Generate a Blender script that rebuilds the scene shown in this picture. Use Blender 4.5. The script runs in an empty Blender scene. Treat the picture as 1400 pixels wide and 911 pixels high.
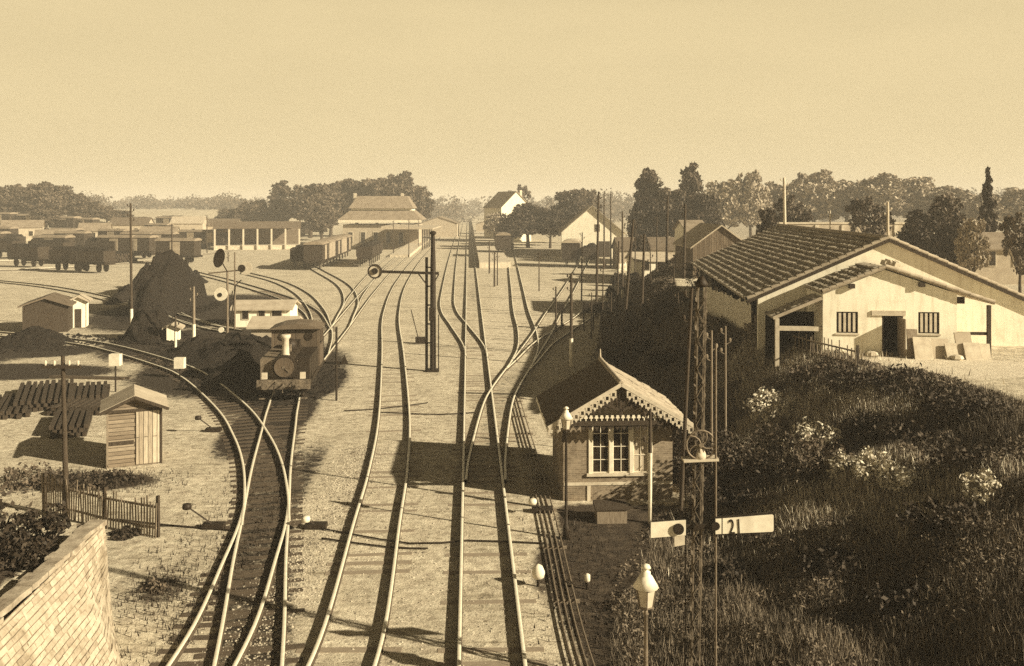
import bpy, math, random
import numpy as np
from mathutils import Vector, Matrix
S = bpy.context.scene
COL = S.collection
random.seed(7); RNG = np.random.default_rng(7)
PI = math.pi
# ------------------------------------------------------------------ camera / light
F, H, YH, XC = 1250.0, 10.6, 280.0, 700.0      # focal length in photo pixels, eye height, horizon row, axis column
cam = bpy.data.cameras.new('camera'); co = bpy.data.objects.new('camera', cam); COL.objects.link(co)
co.location = (0, 0, H); co.rotation_euler = (PI/2, 0, 0)
cam.sensor_width = 36.0; cam.lens = 36.0*F/1400.0; cam.shift_y = -(455.5-YH)/1400.0
cam.clip_start = 0.1; cam.clip_end = 9000
S.camera = co
EL = math.radians(25); SD = Vector((0.912, -0.41, 0)).normalized()
SUNV = Vector((SD.x*math.cos(EL), SD.y*math.cos(EL), math.sin(EL)))
sl = bpy.data.lights.new('sun', 'SUN'); so = bpy.data.objects.new('sun', sl); COL.objects.link(so)
sl.energy = 5.0; sl.angle = math.radians(0.5); sl.color = (1.0, 0.875, 0.625)
so.rotation_euler = (-SUNV).to_track_quat('-Z', 'Y').to_euler(); so.location = SUNV*200
W = bpy.data.worlds.new('World'); S.world = W; W.use_nodes = True
nt = W.node_tree; nt.nodes.clear()
sky = nt.nodes.new('ShaderNodeTexSky'); sky.sky_type = 'NISHITA'; sky.sun_disc = False
sky.sun_elevation = EL; sky.sun_rotation = math.atan2(SUNV.x, SUNV.y); sky.air_density = 1.0; sky.dust_density = 1.5
sep_ = nt.nodes.new('ShaderNodeSeparateColor'); nt.links.new(sky.outputs[0], sep_.inputs[0])
mx = nt.nodes.new('ShaderNodeMath'); mx.operation = 'MULTIPLY'; mx.inputs[1].default_value = 0.0
nt.links.new(sep_.outputs[2], mx.inputs[0])
mg = nt.nodes.new('ShaderNodeMath'); mg.operation = 'MULTIPLY_ADD'; mg.inputs[1].default_value = 1.0     # plate exposed through a warm filter
nt.links.new(sep_.outputs[0], mg.inputs[0]); nt.links.new(mx.outputs[0], mg.inputs[2])
cl = nt.nodes.new('ShaderNodeMath'); cl.operation = 'POWER'; cl.inputs[1].default_value = 0.8
nt.links.new(mg.outputs[0], cl.inputs[0])
tint = nt.nodes.new('ShaderNodeVectorMath'); tint.operation = 'SCALE'; tint.inputs[0].default_value = (.22, .171, .093)
nt.links.new(cl.outputs[0], tint.inputs['Scale'])
bg = nt.nodes.new('ShaderNodeBackground'); bg.inputs[1].default_value = 0.10
wo = nt.nodes.new('ShaderNodeOutputWorld')
# low sky set to a bright cream band, overhead dimmed to deepen shadows
tc = nt.nodes.new('ShaderNodeTexCoord'); sx = nt.nodes.new('ShaderNodeSeparateXYZ'); nt.links.new(tc.outputs['Generated'], sx.inputs[0])
mr = nt.nodes.new('ShaderNodeMapRange'); mr.interpolation_type = 'SMOOTHSTEP'
mr.inputs['From Min'].default_value = .20; mr.inputs['From Max'].default_value = .34; mr.inputs['To Min'].default_value = .93; mr.inputs['To Max'].default_value = 0.0
nt.links.new(sx.outputs[2], mr.inputs[0])
mw = nt.nodes.new('ShaderNodeMix'); mw.data_type = 'RGBA'; nt.links.new(mr.outputs[0], mw.inputs[0])
sn = nt.nodes.new('ShaderNodeTexNoise'); sn.inputs['Scale'].default_value = 5.0; sn.inputs['Detail'].default_value = 5
sm_ = nt.nodes.new('ShaderNodeMapping'); sm_.inputs['Scale'].default_value = (1, 1, 4); nt.links.new(tc.outputs['Generated'], sm_.inputs[0]); nt.links.new(sm_.outputs[0], sn.inputs[0])
sr = nt.nodes.new('ShaderNodeValToRGB'); nt.links.new(sn.outputs[0], sr.inputs[0])     # constant cream of the low band, slight unevenness added
sr.color_ramp.elements[0].position = .3; sr.color_ramp.elements[0].color = (4.22, 3.38, 1.86, 1); sr.color_ramp.elements[1].position = .7; sr.color_ramp.elements[1].color = (4.46, 3.57, 1.97, 1)
nt.links.new(tint.outputs[0], mw.inputs[6]); nt.links.new(sr.outputs[0], mw.inputs[7])
nt.links.new(mw.outputs[2], bg.inputs[0]); nt.links.new(bg.outputs[0], wo.inputs[0])
S.view_settings.view_transform = 'Standard'; S.view_settings.look = 'None'
S.view_settings.exposure = 0.94; S.view_settings.gamma = 1.0
S.cycles.max_bounces = 5; S.cycles.diffuse_bounces = 3; S.cycles.glossy_bounces = 2; S.cycles.transparent_max_bounces = 6
S.cycles.volume_bounces = 1
S.cycles.use_denoising = False; S.cycles.use_adaptive_sampling = True; S.cycles.adaptive_threshold = 0.02
try: S.cycles.denoiser = 'OPENIMAGEDENOISE'
except Exception: pass

# ------------------------------------------------------------------ helpers
def gp(x, y, z=0.0):
    Y = F*(H-z)/(y-YH); return ((x-XC)*Y/F, Y)
def xat(x, Y): return (x-XC)*Y/F
def zat(y, Y): return H-(y-YH)*Y/F
def sepc(v):
    s = math.sqrt(max(v, 0)); return (v, v*(.66+.29*s), v*(.40+.38*s), 1)
def interp(x, pts):
    xs = [p[0] for p in pts]; ys = [p[1] for p in pts]; return np.interp(x, xs, ys)
def sstep(a, b, x):
    t = np.clip((x-a)/(b-a+1e-9), 0, 1); return t*t*(3-2*t)
# simple value noise on arrays
_perm = np.random.default_rng(3).random((256, 256))
def vnoise(x, y):
    x = np.asarray(x, float); y = np.asarray(y, float)
    xi = np.floor(x).astype(int); yi = np.floor(y).astype(int); fx = x-xi; fy = y-yi
    fx = fx*fx*(3-2*fx); fy = fy*fy*(3-2*fy)
    a = _perm[xi % 256, yi % 256]; b = _perm[(xi+1) % 256, yi % 256]; c = _perm[xi % 256, (yi+1) % 256]; d = _perm[(xi+1) % 256, (yi+1) % 256]
    return (a*(1-fx)+b*fx)*(1-fy)+(c*(1-fx)+d*fx)*fy
FOOT = [(-40, 3.2), (10, 3.0), (22, 3.2), (29, 5.2), (33, 7.0), (40, 7.6), (50, 7.2), (66, 6.6), (90, 9.5), (120, 15), (140, 24), (170, 45), (3000, 1200)]
EDGE = [(-40, 17), (10, 17), (22, 17.5), (33, 17), (40, 14.6), (45, 13), (56, 11.6), (70, 12.5), (90, 15.5), (120, 24), (140, 34), (170, 58), (3000, 1260)]
TER = 3.8
def tz(X, Y):
    X = np.asarray(X, float); Y = np.asarray(Y, float)
    f = interp(Y, FOOT); e = interp(Y, EDGE)
    t = np.clip((X-f)/(e-f), 0, 1)
    bank = TER*(0.45*t+0.55*sstep(0, 1, t))
    lump = (vnoise(X*0.35+5, Y*0.35)-.5)*1.1+(vnoise(X*0.9, Y*0.9+9)-.5)*.45
    z = bank+lump*np.sin(PI*t)*(t > 0)*np.clip((Y-5)/20, 0.3, 1)
    # raised ground behind the stone wall at the left
    l = sstep(-10.4, -10.75, X-.085*np.clip(23.2-Y, 0, 15))*sstep(23.6, 22.9, Y)*2.35
    l = l+sstep(-12, -19, X)*sstep(27.5, 23, Y)*0.9
    z = z+l
    # far hill at the left
    hl = 6.5*sstep(-70, -150, X)*sstep(190, 290, Y)+1.5*sstep(-60, -260, X)*sstep(290, 480, Y)
    z = z+hl+(vnoise(X*.02, Y*.02)-.5)*2.0*sstep(250, 500, Y)*sstep(60, 160, abs(X))
    return z
def tzf(X, Y): return float(tz(X, Y))

def bank_pt(x, y):
    """ground point on the bank seen at that place"""
    Y = 15.0; best = None
    for Yq in np.arange(14, 75, .1):
        X = xat(x, Yq); z = tzf(X, Yq); yy = YH+F*(H-z)/Yq
        if yy <= y: return X, Yq
    return xat(x, 60), 60.0
DRY = [(1060, 560, 1.2), (1010, 600, 1.0), (1090, 700, 1.4), (1160, 680, 1.3), (1130, 560, 1.5), (1180, 545, 1.4), (1050, 520, 1.5), (1000, 520, 1.6), (1230, 700, 1.3), (1280, 690, 1.0), (1020, 490, 1.6), (1090, 500, 1.6), (1200, 560, 1.2)]
def link(o, parent=None):
    COL.objects.link(o)
    if parent is not None: o.parent = parent
    return o
def tag(o, label=None, cat=None, group=None, kind=None):
    if label: o['label'] = label
    if cat: o['category'] = cat
    if group: o['group'] = group
    if kind: o['kind'] = kind
    return o
def thing(name, label, cat, loc=(0, 0, 0), rz=0.0, group=None):
    o = bpy.data.objects.new(name, None); o.empty_display_size = .3; link(o)
    o.location = loc; o.rotation_euler = (0, 0, rz); return tag(o, label, cat, group)
def copy_tree(o, parent=None):
    c = o.copy(); COL.objects.link(c)
    if parent is not None: c.parent = parent
    for ch in o.children: copy_tree(ch, c)
    return c
def clone(o, loc, rz=0.0, label=None, scale=None, cat=None, group=None):
    c = copy_tree(o); c.location = loc; c.rotation_euler = (0, 0, rz)
    if scale is not None: c.scale = scale if isinstance(scale, tuple) else (scale,)*3
    if label: c['label'] = label
    if cat: c['category'] = cat
    if group: c['group'] = group
    return c

class MB:
    def __init__(s): s.v = []; s.f = []; s.sm = []
    def add(s, vs, fs, smooth=False):
        b = len(s.v); s.v += [tuple(v) for v in vs]
        for f in fs: s.f.append(tuple(b+i for i in f)); s.sm.append(smooth)
        return s
    def box(s, c, d, rz=0.0, tilt=None):
        x, y, z = d[0]/2, d[1]/2, d[2]/2
        vs = [Vector(p) for p in [(-x,-y,-z),(x,-y,-z),(x,y,-z),(-x,y,-z),(-x,-y,z),(x,-y,z),(x,y,z),(-x,y,z)]]
        M = Matrix.Rotation(rz, 3, 'Z')
        if tilt: M = M @ Matrix.Rotation(tilt[0], 3, 'X') @ Matrix.Rotation(tilt[1], 3, 'Y')
        C = Vector(c)
        return s.add([M @ v+C for v in vs], [(0,3,2,1),(4,5,6,7),(0,1,5,4),(1,2,6,5),(2,3,7,6),(3,0,4,7)])
    def bb(s, x0, x1, y0, y1, z0, z1): return s.box(((x0+x1)/2, (y0+y1)/2, (z0+z1)/2), (abs(x1-x0), abs(y1-y0), abs(z1-z0)))
    def beam(s, a, b, w, h=None, up=(0, 0, 1)):
        h = h or w; a = Vector(a); b = Vector(b); d = (b-a).normalized(); u = Vector(up)
        if abs(d.dot(u)) > .98: u = Vector((0, 1, 0))
        r = d.cross(u).normalized(); u = r.cross(d).normalized()
        vs = [p+r*sx*w/2+u*sz*h/2 for p in (a, b) for sx, sz in ((-1,-1),(1,-1),(1,1),(-1,1))]
        return s.add(vs, [(0,1,2,3),(7,6,5,4),(0,4,5,1),(1,5,6,2),(2,6,7,3),(3,7,4,0)])
    def tube(s, pts, r, n=8, cap=True, smooth=True):
        pts = [Vector(p) for p in pts]
        rs = r if isinstance(r, (list, tuple)) else [r]*len(pts)
        rings = []
        for i, p in enumerate(pts):
            d = (pts[min(i+1, len(pts)-1)]-pts[max(i-1, 0)]).normalized()
            u = Vector((0, 0, 1)) if abs(d.z) < .95 else Vector((0, 1, 0))
            a = d.cross(u).normalized(); b = d.cross(a).normalized()
            rings.append([p+(a*math.cos(2*PI*k/n)+b*math.sin(2*PI*k/n))*rs[i] for k in range(n)])
        vs = [v for q in rings for v in q]; fs = []
        for i in range(len(pts)-1):
            for k in range(n):
                k2 = (k+1) % n; fs.append((i*n+k, i*n+k2, (i+1)*n+k2, (i+1)*n+k))
        s.add(vs, fs, smooth)
        if cap:
            s.add(rings[0], [tuple(range(n))]); s.add(rings[-1], [tuple(reversed(range(n)))])
        return s
    def lathe(s, prof, c=(0, 0, 0), n=12, smooth=False, rot=0.0):
        vs = []; fs = []
        for (r, z) in prof:
            for k in range(n):
                a = 2*PI*(k+.5)/n+rot; vs.append((c[0]+r*math.cos(a), c[1]+r*math.sin(a), c[2]+z))
        for i in range(len(prof)-1):
            for k in range(n):
                k2 = (k+1) % n; fs.append((i*n+k, i*n+k2, (i+1)*n+k2, (i+1)*n+k))
        fs.append(tuple(reversed(range(n)))); fs.append(tuple((len(prof)-1)*n+k for k in range(n)))
        return s.add(vs, fs, smooth)
    def prism(s, poly, off):
        """poly: list of 3D points (planar), extruded by vector off"""
        n = len(poly); a = [Vector(p) for p in poly]; b = [p+Vector(off) for p in a]
        nrm = Vector((0, 0, 0))
        for i in range(n):
            p, q = a[i], a[(i+1) % n]; nrm += p.cross(q)
        fw = nrm.dot(Vector(off)) > 0
        f1 = tuple(reversed(range(n))) if fw else tuple(range(n))
        f2 = tuple(range(n, 2*n)) if fw else tuple(reversed(range(n, 2*n)))
        fs = [f1, f2]
        for i in range(n):
            j = (i+1) % n; fs.append((i, j, n+j, n+i) if fw else (j, i, n+i, n+j))
        return s.add(a+b, fs)
    def build(s, name, m, parent=None, loc=None, rz=None, uv=True):
        me = bpy.data.meshes.new(name); me.from_pydata(s.v, [], s.f)
        if any(s.sm): me.polygons.foreach_set('use_smooth', s.sm)
        if uv:
            L = me.uv_layers.new(name='uv'); me.update()
            co = np.array(s.v, float)
            li = np.empty(len(me.loops), int); me.loops.foreach_get('vertex_index', li)
            pn = np.empty(len(me.polygons)*3); me.polygons.foreach_get('normal', pn); pn = np.abs(pn.reshape(-1, 3))
            lt = np.empty(len(me.polygons), int); me.polygons.foreach_get('loop_total', lt)
            ln = np.repeat(pn, lt, axis=0); c = co[li]
            ax = ln.argmax(1); ax = np.where(ln[:, 2] > .8, 2, np.where(ln[:, 0] > ln[:, 1], 0, 1))
            u = np.where(ax == 0, c[:, 1], c[:, 0]); v = np.where(ax == 2, c[:, 1], c[:, 2])
            L.data.foreach_set('uv', np.stack([u, v], 1).ravel())
        me.materials.append(m); o = bpy.data.objects.new(name, me); link(o, parent)
        if loc is not None: o.location = loc
        if rz is not None: o.rotation_euler = (0, 0, rz)
        return o
def npmesh(name, V, Fq, m, parent=None, smooth=False):
    """V (n,3), Fq (m,k) arrays"""
    k = Fq.shape[1]; me = bpy.data.meshes.new(name)
    me.vertices.add(len(V)); me.vertices.foreach_set('co', V.ravel().astype(np.float32))
    me.loops.add(Fq.size); me.loops.foreach_set('vertex_index', Fq.ravel().astype(np.int32))
    me.polygons.add(len(Fq)); me.polygons.foreach_set('loop_start', np.arange(0, Fq.size, k, dtype=np.int32))
    if smooth: me.polygons.foreach_set('use_smooth', np.ones(len(Fq), bool))
    me.update(calc_edges=True); me.validate(); me.materials.append(m)
    o = bpy.data.objects.new(name, me); return link(o, parent)

# ------------------------------------------------------------------ materials
MATS = {}
def nodes(name):
    m = bpy.data.materials.new(name); m.use_nodes = True; t = m.node_tree; t.nodes.clear()
    out = t.nodes.new('ShaderNodeOutputMaterial'); b = t.nodes.new('ShaderNodeBsdfPrincipled')
    t.links.new(b.outputs[0], out.inputs[0]); b.inputs['Specular IOR Level'].default_value = .25
    MATS[name] = m; return m, t, b
def ramp(t, src, stops):
    r = t.nodes.new('ShaderNodeValToRGB'); e = r.color_ramp.elements
    while len(e) < len(stops): e.new(.5)
    for i, (p, c) in enumerate(stops): e[i].position = p; e[i].color = c
    t.links.new(src, r.inputs[0]); return r.outputs[0]
def noise(t, vec, scale, detail=4, rough=.6):
    n = t.nodes.new('ShaderNodeTexNoise'); n.inputs['Scale'].default_value = scale; n.inputs['Detail'].default_value = detail
    n.inputs['Roughness'].default_value = rough; t.links.new(vec, n.inputs['Vector']); return n.outputs[0]
def mixc(t, fac, a, b, mode='MIX'):
    m = t.nodes.new('ShaderNodeMix'); m.data_type = 'RGBA'; m.blend_type = mode
    if isinstance(fac, (int, float)): m.inputs[0].default_value = fac
    else: t.links.new(fac, m.inputs[0])
    for i, c in ((6, a), (7, b)):
        if isinstance(c, tuple): m.inputs[i].default_value = c
        else: t.links.new(c, m.inputs[i])
    return m.outputs[2]
def bump(t, b, h, strength=.3, dist=.02):
    n = t.nodes.new('ShaderNodeBump'); n.inputs['Strength'].default_value = strength; n.inputs['Distance'].default_value = dist
    t.links.new(h, n.inputs['Height']); t.links.new(n.outputs[0], b.inputs['Normal'])
def coord(t, kind='Object'):
    c = t.nodes.new('ShaderNodeTexCoord'); return c.outputs[kind]
def scaled(t, vec, s):
    m = t.nodes.new('ShaderNodeMapping'); m.inputs['Scale'].default_value = s; t.links.new(vec, m.inputs['Vector']); return m.outputs[0]
def plain(name, lo, hi, scale=3.0, rough=.85, metal=0.0, stretch=None, bmp=.25, bd=.01, detail=6):
    m, t, b = nodes(name); v = coord(t)
    if stretch: v = scaled(t, v, stretch)
    n = noise(t, v, scale, detail, .65)
    t.links.new(ramp(t, n, [(.3, sepc(lo)), (.72, sepc(hi))]), b.inputs['Base Color'])
    b.inputs['Roughness'].default_value = rough; b.inputs['Metallic'].default_value = metal
    if bmp: bump(t, b, n, bmp, bd)
    return m
def boards(name, lo, hi, gap, width=.18, horizontal=False, rough=.9):
    m, t, b = nodes(name); uv = coord(t, 'UV')
    br = t.nodes.new('ShaderNodeTexBrick'); br.offset = .37
    mp = t.nodes.new('ShaderNodeMapping'); t.links.new(uv, mp.inputs['Vector'])
    if not horizontal: mp.inputs['Rotation'].default_value = (0, 0, PI/2)
    t.links.new(mp.outputs[0], br.inputs['Vector'])
    br.inputs['Scale'].default_value = 1; br.inputs['Brick Width'].default_value = 3.1; br.inputs['Row Height'].default_value = width
    br.inputs['Mortar Size'].default_value = .012; br.inputs['Color1'].default_value = sepc(lo); br.inputs['Color2'].default_value = sepc(hi)
    br.inputs['Mortar'].default_value = sepc(gap)
    n = noise(t, scaled(t, coord(t), (9, 9, 1.2) if not horizontal else (1.2, 1.2, 9)), 2.0, 6, .7)
    c = mixc(t, .75, br.outputs[0], ramp(t, n, [(.25, (.35, .33, .3, 1)), (.7, (1.15, 1.12, 1.1, 1))]), 'MULTIPLY')
    t.links.new(c, b.inputs['Base Color']); b.inputs['Roughness'].default_value = rough
    bump(t, b, br.outputs['Fac'], -.4, .02); return m
def bricks(name, a, c, mortar, w, h, ms=.012, rough=.9, var=.6):
    m, t, b = nodes(name); uv = coord(t, 'UV'); br = t.nodes.new('ShaderNodeTexBrick')
    ds = noise(t, uv, 2.5, 3, .5)
    t.links.new(mixc(t, .075, uv, ds, 'ADD'), br.inputs['Vector'])
    br.inputs['Scale'].default_value = 1; br.inputs['Brick Width'].default_value = w; br.inputs['Row Height'].default_value = h
    br.inputs['Mortar Size'].default_value = ms; br.inputs['Mortar Smooth'].default_value = .3
    br.inputs['Color1'].default_value = sepc(a); br.inputs['Color2'].default_value = sepc(c); br.inputs['Mortar'].default_value = sepc(mortar)
    n = noise(t, coord(t), 5, 7, .7)
    big = noise(t, coord(t), .9, 6, .7); bc = mixc(t, .8, br.outputs[0], ramp(t, big, [(.32, (.40, .37, .32, 1)), (.55, (1, 1, 1, 1))]), 'MULTIPLY')
    t.links.new(mixc(t, var, bc, ramp(t, n, [(.28, (.45, .43, .4, 1)), (.7, (1.2, 1.18, 1.15, 1))]), 'MULTIPLY'), b.inputs['Base Color'])
    b.inputs['Roughness'].default_value = rough; bump(t, b, br.outputs['Fac'], -.5, .03); return m
def leafmat(name, lo, hi, rough=.7):
    m, t, b = nodes(name); g = t.nodes.new('ShaderNodeNewGeometry')
    n = noise(t, coord(t), .55, 2, .5)
    a = t.nodes.new('ShaderNodeMath'); a.operation = 'MULTIPLY_ADD'; a.inputs[1].default_value = .55
    t.links.new(g.outputs['Random Per Island'], a.inputs[0])
    s = t.nodes.new('ShaderNodeMath'); s.operation = 'MULTIPLY'; s.inputs[1].default_value = .5; t.links.new(n, s.inputs[0])
    t.links.new(s.outputs[0], a.inputs[2])
    t.links.new(ramp(t, a.outputs[0], [(.15, sepc(lo)), (.85, sepc(hi))]), b.inputs['Base Color'])
    b.inputs['Roughness'].default_value = rough; return m

plain('rail_steel', .70, .92, 6, .4, .12, bmp=.05)
plain('rail_rust', .05, .11, 20, .8)
plain('sleeper_wood', .05, .13, 4, .95, stretch=(1, 8, 8))
plain('sleeper_dusty', .20, .34, 4, .95, stretch=(1, 8, 8))
plain('dark_iron', .018, .045, 9, .6, .2)
plain('grey_iron', .12, .26, 12, .6, .3)
plain('flaked_iron', .025, .26, 7, .7, .1, bmp=.3)
plain('white_paint', .60, .84, 3, .6, bmp=.08)
plain('pale_paint', .42, .62, 4, .7, bmp=.1)
plain('black_paint', .012, .03, 6, .5)
plain('dark_wood', .025, .075, 5, .9, stretch=(4, 4, .5))
plain('grey_wood', .13, .30, 5, .9, stretch=(5, 5, .6))
plain('pole_wood', .03, .085, 6, .9, stretch=(6, 6, .5))
def plaster(name, lo, hi):
    m, t, b = nodes(name); v = coord(t); a = noise(t, v, .9, 9, .7); st = noise(t, scaled(t, v, (2.5, 2.5, .35)), 1.6, 5, .6); sp_ = noise(t, v, 11, 5, .7)
    c = ramp(t, a, [(.30, sepc(lo)), (.48, sepc(hi)), (.8, sepc(hi*1.05))]); c = mixc(t, .55, c, ramp(t, st, [(.30, (.62, .58, .52, 1)), (.5, (1, 1, 1, 1))]), 'MULTIPLY')
    c = mixc(t, .6, c, ramp(t, sp_, [(.28, (.6, .56, .5, 1)), (.40, (1, 1, 1, 1))]), 'MULTIPLY'); t.links.new(c, b.inputs['Base Color']); b.inputs['Roughness'].default_value = .95; bump(t, b, sp_, .2, .01)
plaster('plaster_white', .68, .86)
plain('plaster_grey', .34, .5, 1.2, .95, bmp=.12)
plain('stone_pale', .40, .66, 2.2, .95, bmp=.5, bd=.03)
plain('coping_stone', .16, .50, 2.6, .95, bmp=.8, bd=.05, detail=9); plain('coal', .006, .028, 5, .8, bmp=1.0, bd=.25)
plain('tile_brown', .13, .60, 3.2, .9, bmp=.3, detail=9)
plain('tile_verge', .28, .46, 3, .9, bmp=.3)
plain('cabin_tile', .07, .22, 3, .9, bmp=.4, stretch=(3, 12, 3))  # left slope's copy of the roof tile, its shade put into the colour
plain('cabin_tile_sunny', .26, .50, 4, .9, bmp=.4)  # right slope's copy of the same tile, sunlight put into the colour
plain('roof_pale', .34, .52, 1.4, .9, bmp=.2)
plain('roof_grey', .18, .30, 1.0, .9, bmp=.2)
plain('roof_slate', .10, .17, 1.2, .8, bmp=.2)
plain('wagon_dark', .020, .055, 3, .85)
plain('wagon_pale', .26, .42, 2, .85)
plain('bark', .03, .08, 6, .95)
plain('dark_void', .006, .012, 3, .95)  # near-black sheets behind openings: interior darkness put into the colour
plain('tarpaulin', .10, .28, 1.5, .8)
boards('hut_boards', .20, .36, .05, .16, True)
boards('door_boards', .34, .60, .06, .17)
boards('barn_boards', .12, .20, .03, .22)
boards('fence_boards', .36, .52, .03, .16)
boards('loco_panel', .08, .15, .03, .6)
bricks('wall_stone', .36, .50, .10, .72, .15, .010, var=.85)
bricks('cabin_brick', .20, .30, .33, .22, .075, .01)
leafmat('leaf_dark', .020, .085); leafmat('leaf_mid', .045, .16); leafmat('leaf_pale', .15, .46)  # leaf_pale: haze over the right-hand trees put into leaf colour; also pale bushes
leafmat('leaf_flower', .16, .85); leafmat('grass_blade', .02, .30); leafmat('brush_leaf', .03, .22); leafmat('gravel_stone', .08, .62); leafmat('leaf_weed', .012, .06)
m, t, b = nodes('window_glass'); n = noise(t, coord(t), 3)
t.links.new(ramp(t, n, [(.3, sepc(.012)), (.7, sepc(.035))]), b.inputs['Base Color']); b.inputs['Roughness'].default_value = .12; b.inputs['Specular IOR Level'].default_value = .6
m, t, b = nodes('lamp_glass'); n = noise(t, coord(t), 3)
t.links.new(ramp(t, n, [(.3, sepc(.45)), (.7, sepc(.62))]), b.inputs['Base Color']); b.inputs['Roughness'].default_value = .2
m, t, b = nodes('block_stone'); g = t.nodes.new('ShaderNodeNewGeometry'); n = noise(t, coord(t), 3, 8, .7); n2 = noise(t, coord(t), .8, 5, .7)
c = ramp(t, g.outputs['Random Per Island'], [(.0, sepc(.34)), (.3, sepc(.42)), (1, sepc(.50))]); c = mixc(t, .8, c, ramp(t, n, [(.3, (.5, .47, .42, 1)), (.55, (1.05, 1.05, 1.05, 1))]), 'MULTIPLY')
c = mixc(t, .8, c, ramp(t, n2, [(.34, (.5, .46, .40, 1)), (.5, (1, 1, 1, 1))]), 'MULTIPLY'); t.links.new(c, b.inputs['Base Color']); b.inputs['Roughness'].default_value = .95; bump(t, b, n, .5, .02)
# ground: sand and ballast, stained by coal, overgrown on the bank (masks are vertex attributes of the sheet)
m, t, b = nodes('ground_soil'); oc = coord(t)
at = t.nodes.new('ShaderNodeAttribute'); at.attribute_name = 'mask'; sp = t.nodes.new('ShaderNodeSeparateColor'); t.links.new(at.outputs['Color'], sp.inputs[0])
nA = noise(t, oc, .35, 6, .6); nB = noise(t, oc, 2.6, 8, .7); nC = noise(t, oc, 14, 4, .7)
sand = ramp(t, nB, [(.28, sepc(.32)), (.5, sepc(.60)), (.7, sepc(.76))])
sand = mixc(t, .55, sand, ramp(t, nA, [(.3, (.55, .53, .5, 1)), (.65, (1.1, 1.1, 1.1, 1))]), 'MULTIPLY')
vor = t.nodes.new('ShaderNodeTexVoronoi'); vor.inputs['Scale'].default_value = 7; t.links.new(oc, vor.inputs['Vector'])
sand = mixc(t, .75, sand, ramp(t, vor.outputs['Color'], [(.0, (.45, .43, .4, 1)), (.3, (.9, .9, .88, 1)), (1, (1.12, 1.12, 1.12, 1))]), 'MULTIPLY')
sand = mixc(t, .8, sand, ramp(t, nC, [(.3, (.5, .47, .43, 1)), (.5, (1, 1, 1, 1))]), 'MULTIPLY')
nS = noise(t, scaled(t, oc, (.55, 4.2, 1)), 1.1, 5, .6); sand = mixc(t, .8, sand, ramp(t, nS, [(.30, (.42, .39, .34, 1)), (.42, (.92, .92, .9, 1)), (.6, (1.05, 1.05, 1.05, 1))]), 'MULTIPLY')
nD = noise(t, oc, 3.6, 3, .5); sand = mixc(t, .85, sand, ramp(t, nD, [(.27, (.30, .27, .22, 1)), (.33, (1, 1, 1, 1))]), 'MULTIPLY')
def soft(ch, amt=.7, lo=.35, hi=.65):
    a = t.nodes.new('ShaderNodeMath'); a.operation = 'MULTIPLY_ADD'; a.inputs[1].default_value = amt
    c = t.nodes.new('ShaderNodeMath'); c.operation = 'SUBTRACT'; c.inputs[1].default_value = .5; t.links.new(nB, c.inputs[0])
    t.links.new(c.outputs[0], a.inputs[0]); t.links.new(sp.outputs[ch], a.inputs[2])
    r = t.nodes.new('ShaderNodeMapRange'); r.inputs['From Min'].default_value = lo; r.inputs['From Max'].default_value = hi; r.interpolation_type = 'SMOOTHSTEP'
    t.links.new(a.outputs[0], r.inputs[0]); return r.outputs[0]
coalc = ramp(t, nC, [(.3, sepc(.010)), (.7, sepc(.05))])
vegc = ramp(t, nB, [(.3, sepc(.02)), (.5, sepc(.05)), (.75, sepc(.12))])
pathc = ramp(t, nB, [(.3, sepc(.5)), (.7, sepc(.68))])
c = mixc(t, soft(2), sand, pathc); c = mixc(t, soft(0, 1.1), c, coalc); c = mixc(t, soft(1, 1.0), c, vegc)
t.links.new(c, b.inputs['Base Color']); b.inputs['Roughness'].default_value = .95
h = t.nodes.new('ShaderNodeMath'); h.operation = 'ADD'; t.links.new(nB, h.inputs[0]); t.links.new(nC, h.inputs[1]); bump(t, b, h.outputs[0], .7, .05)
M = MATS

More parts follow.
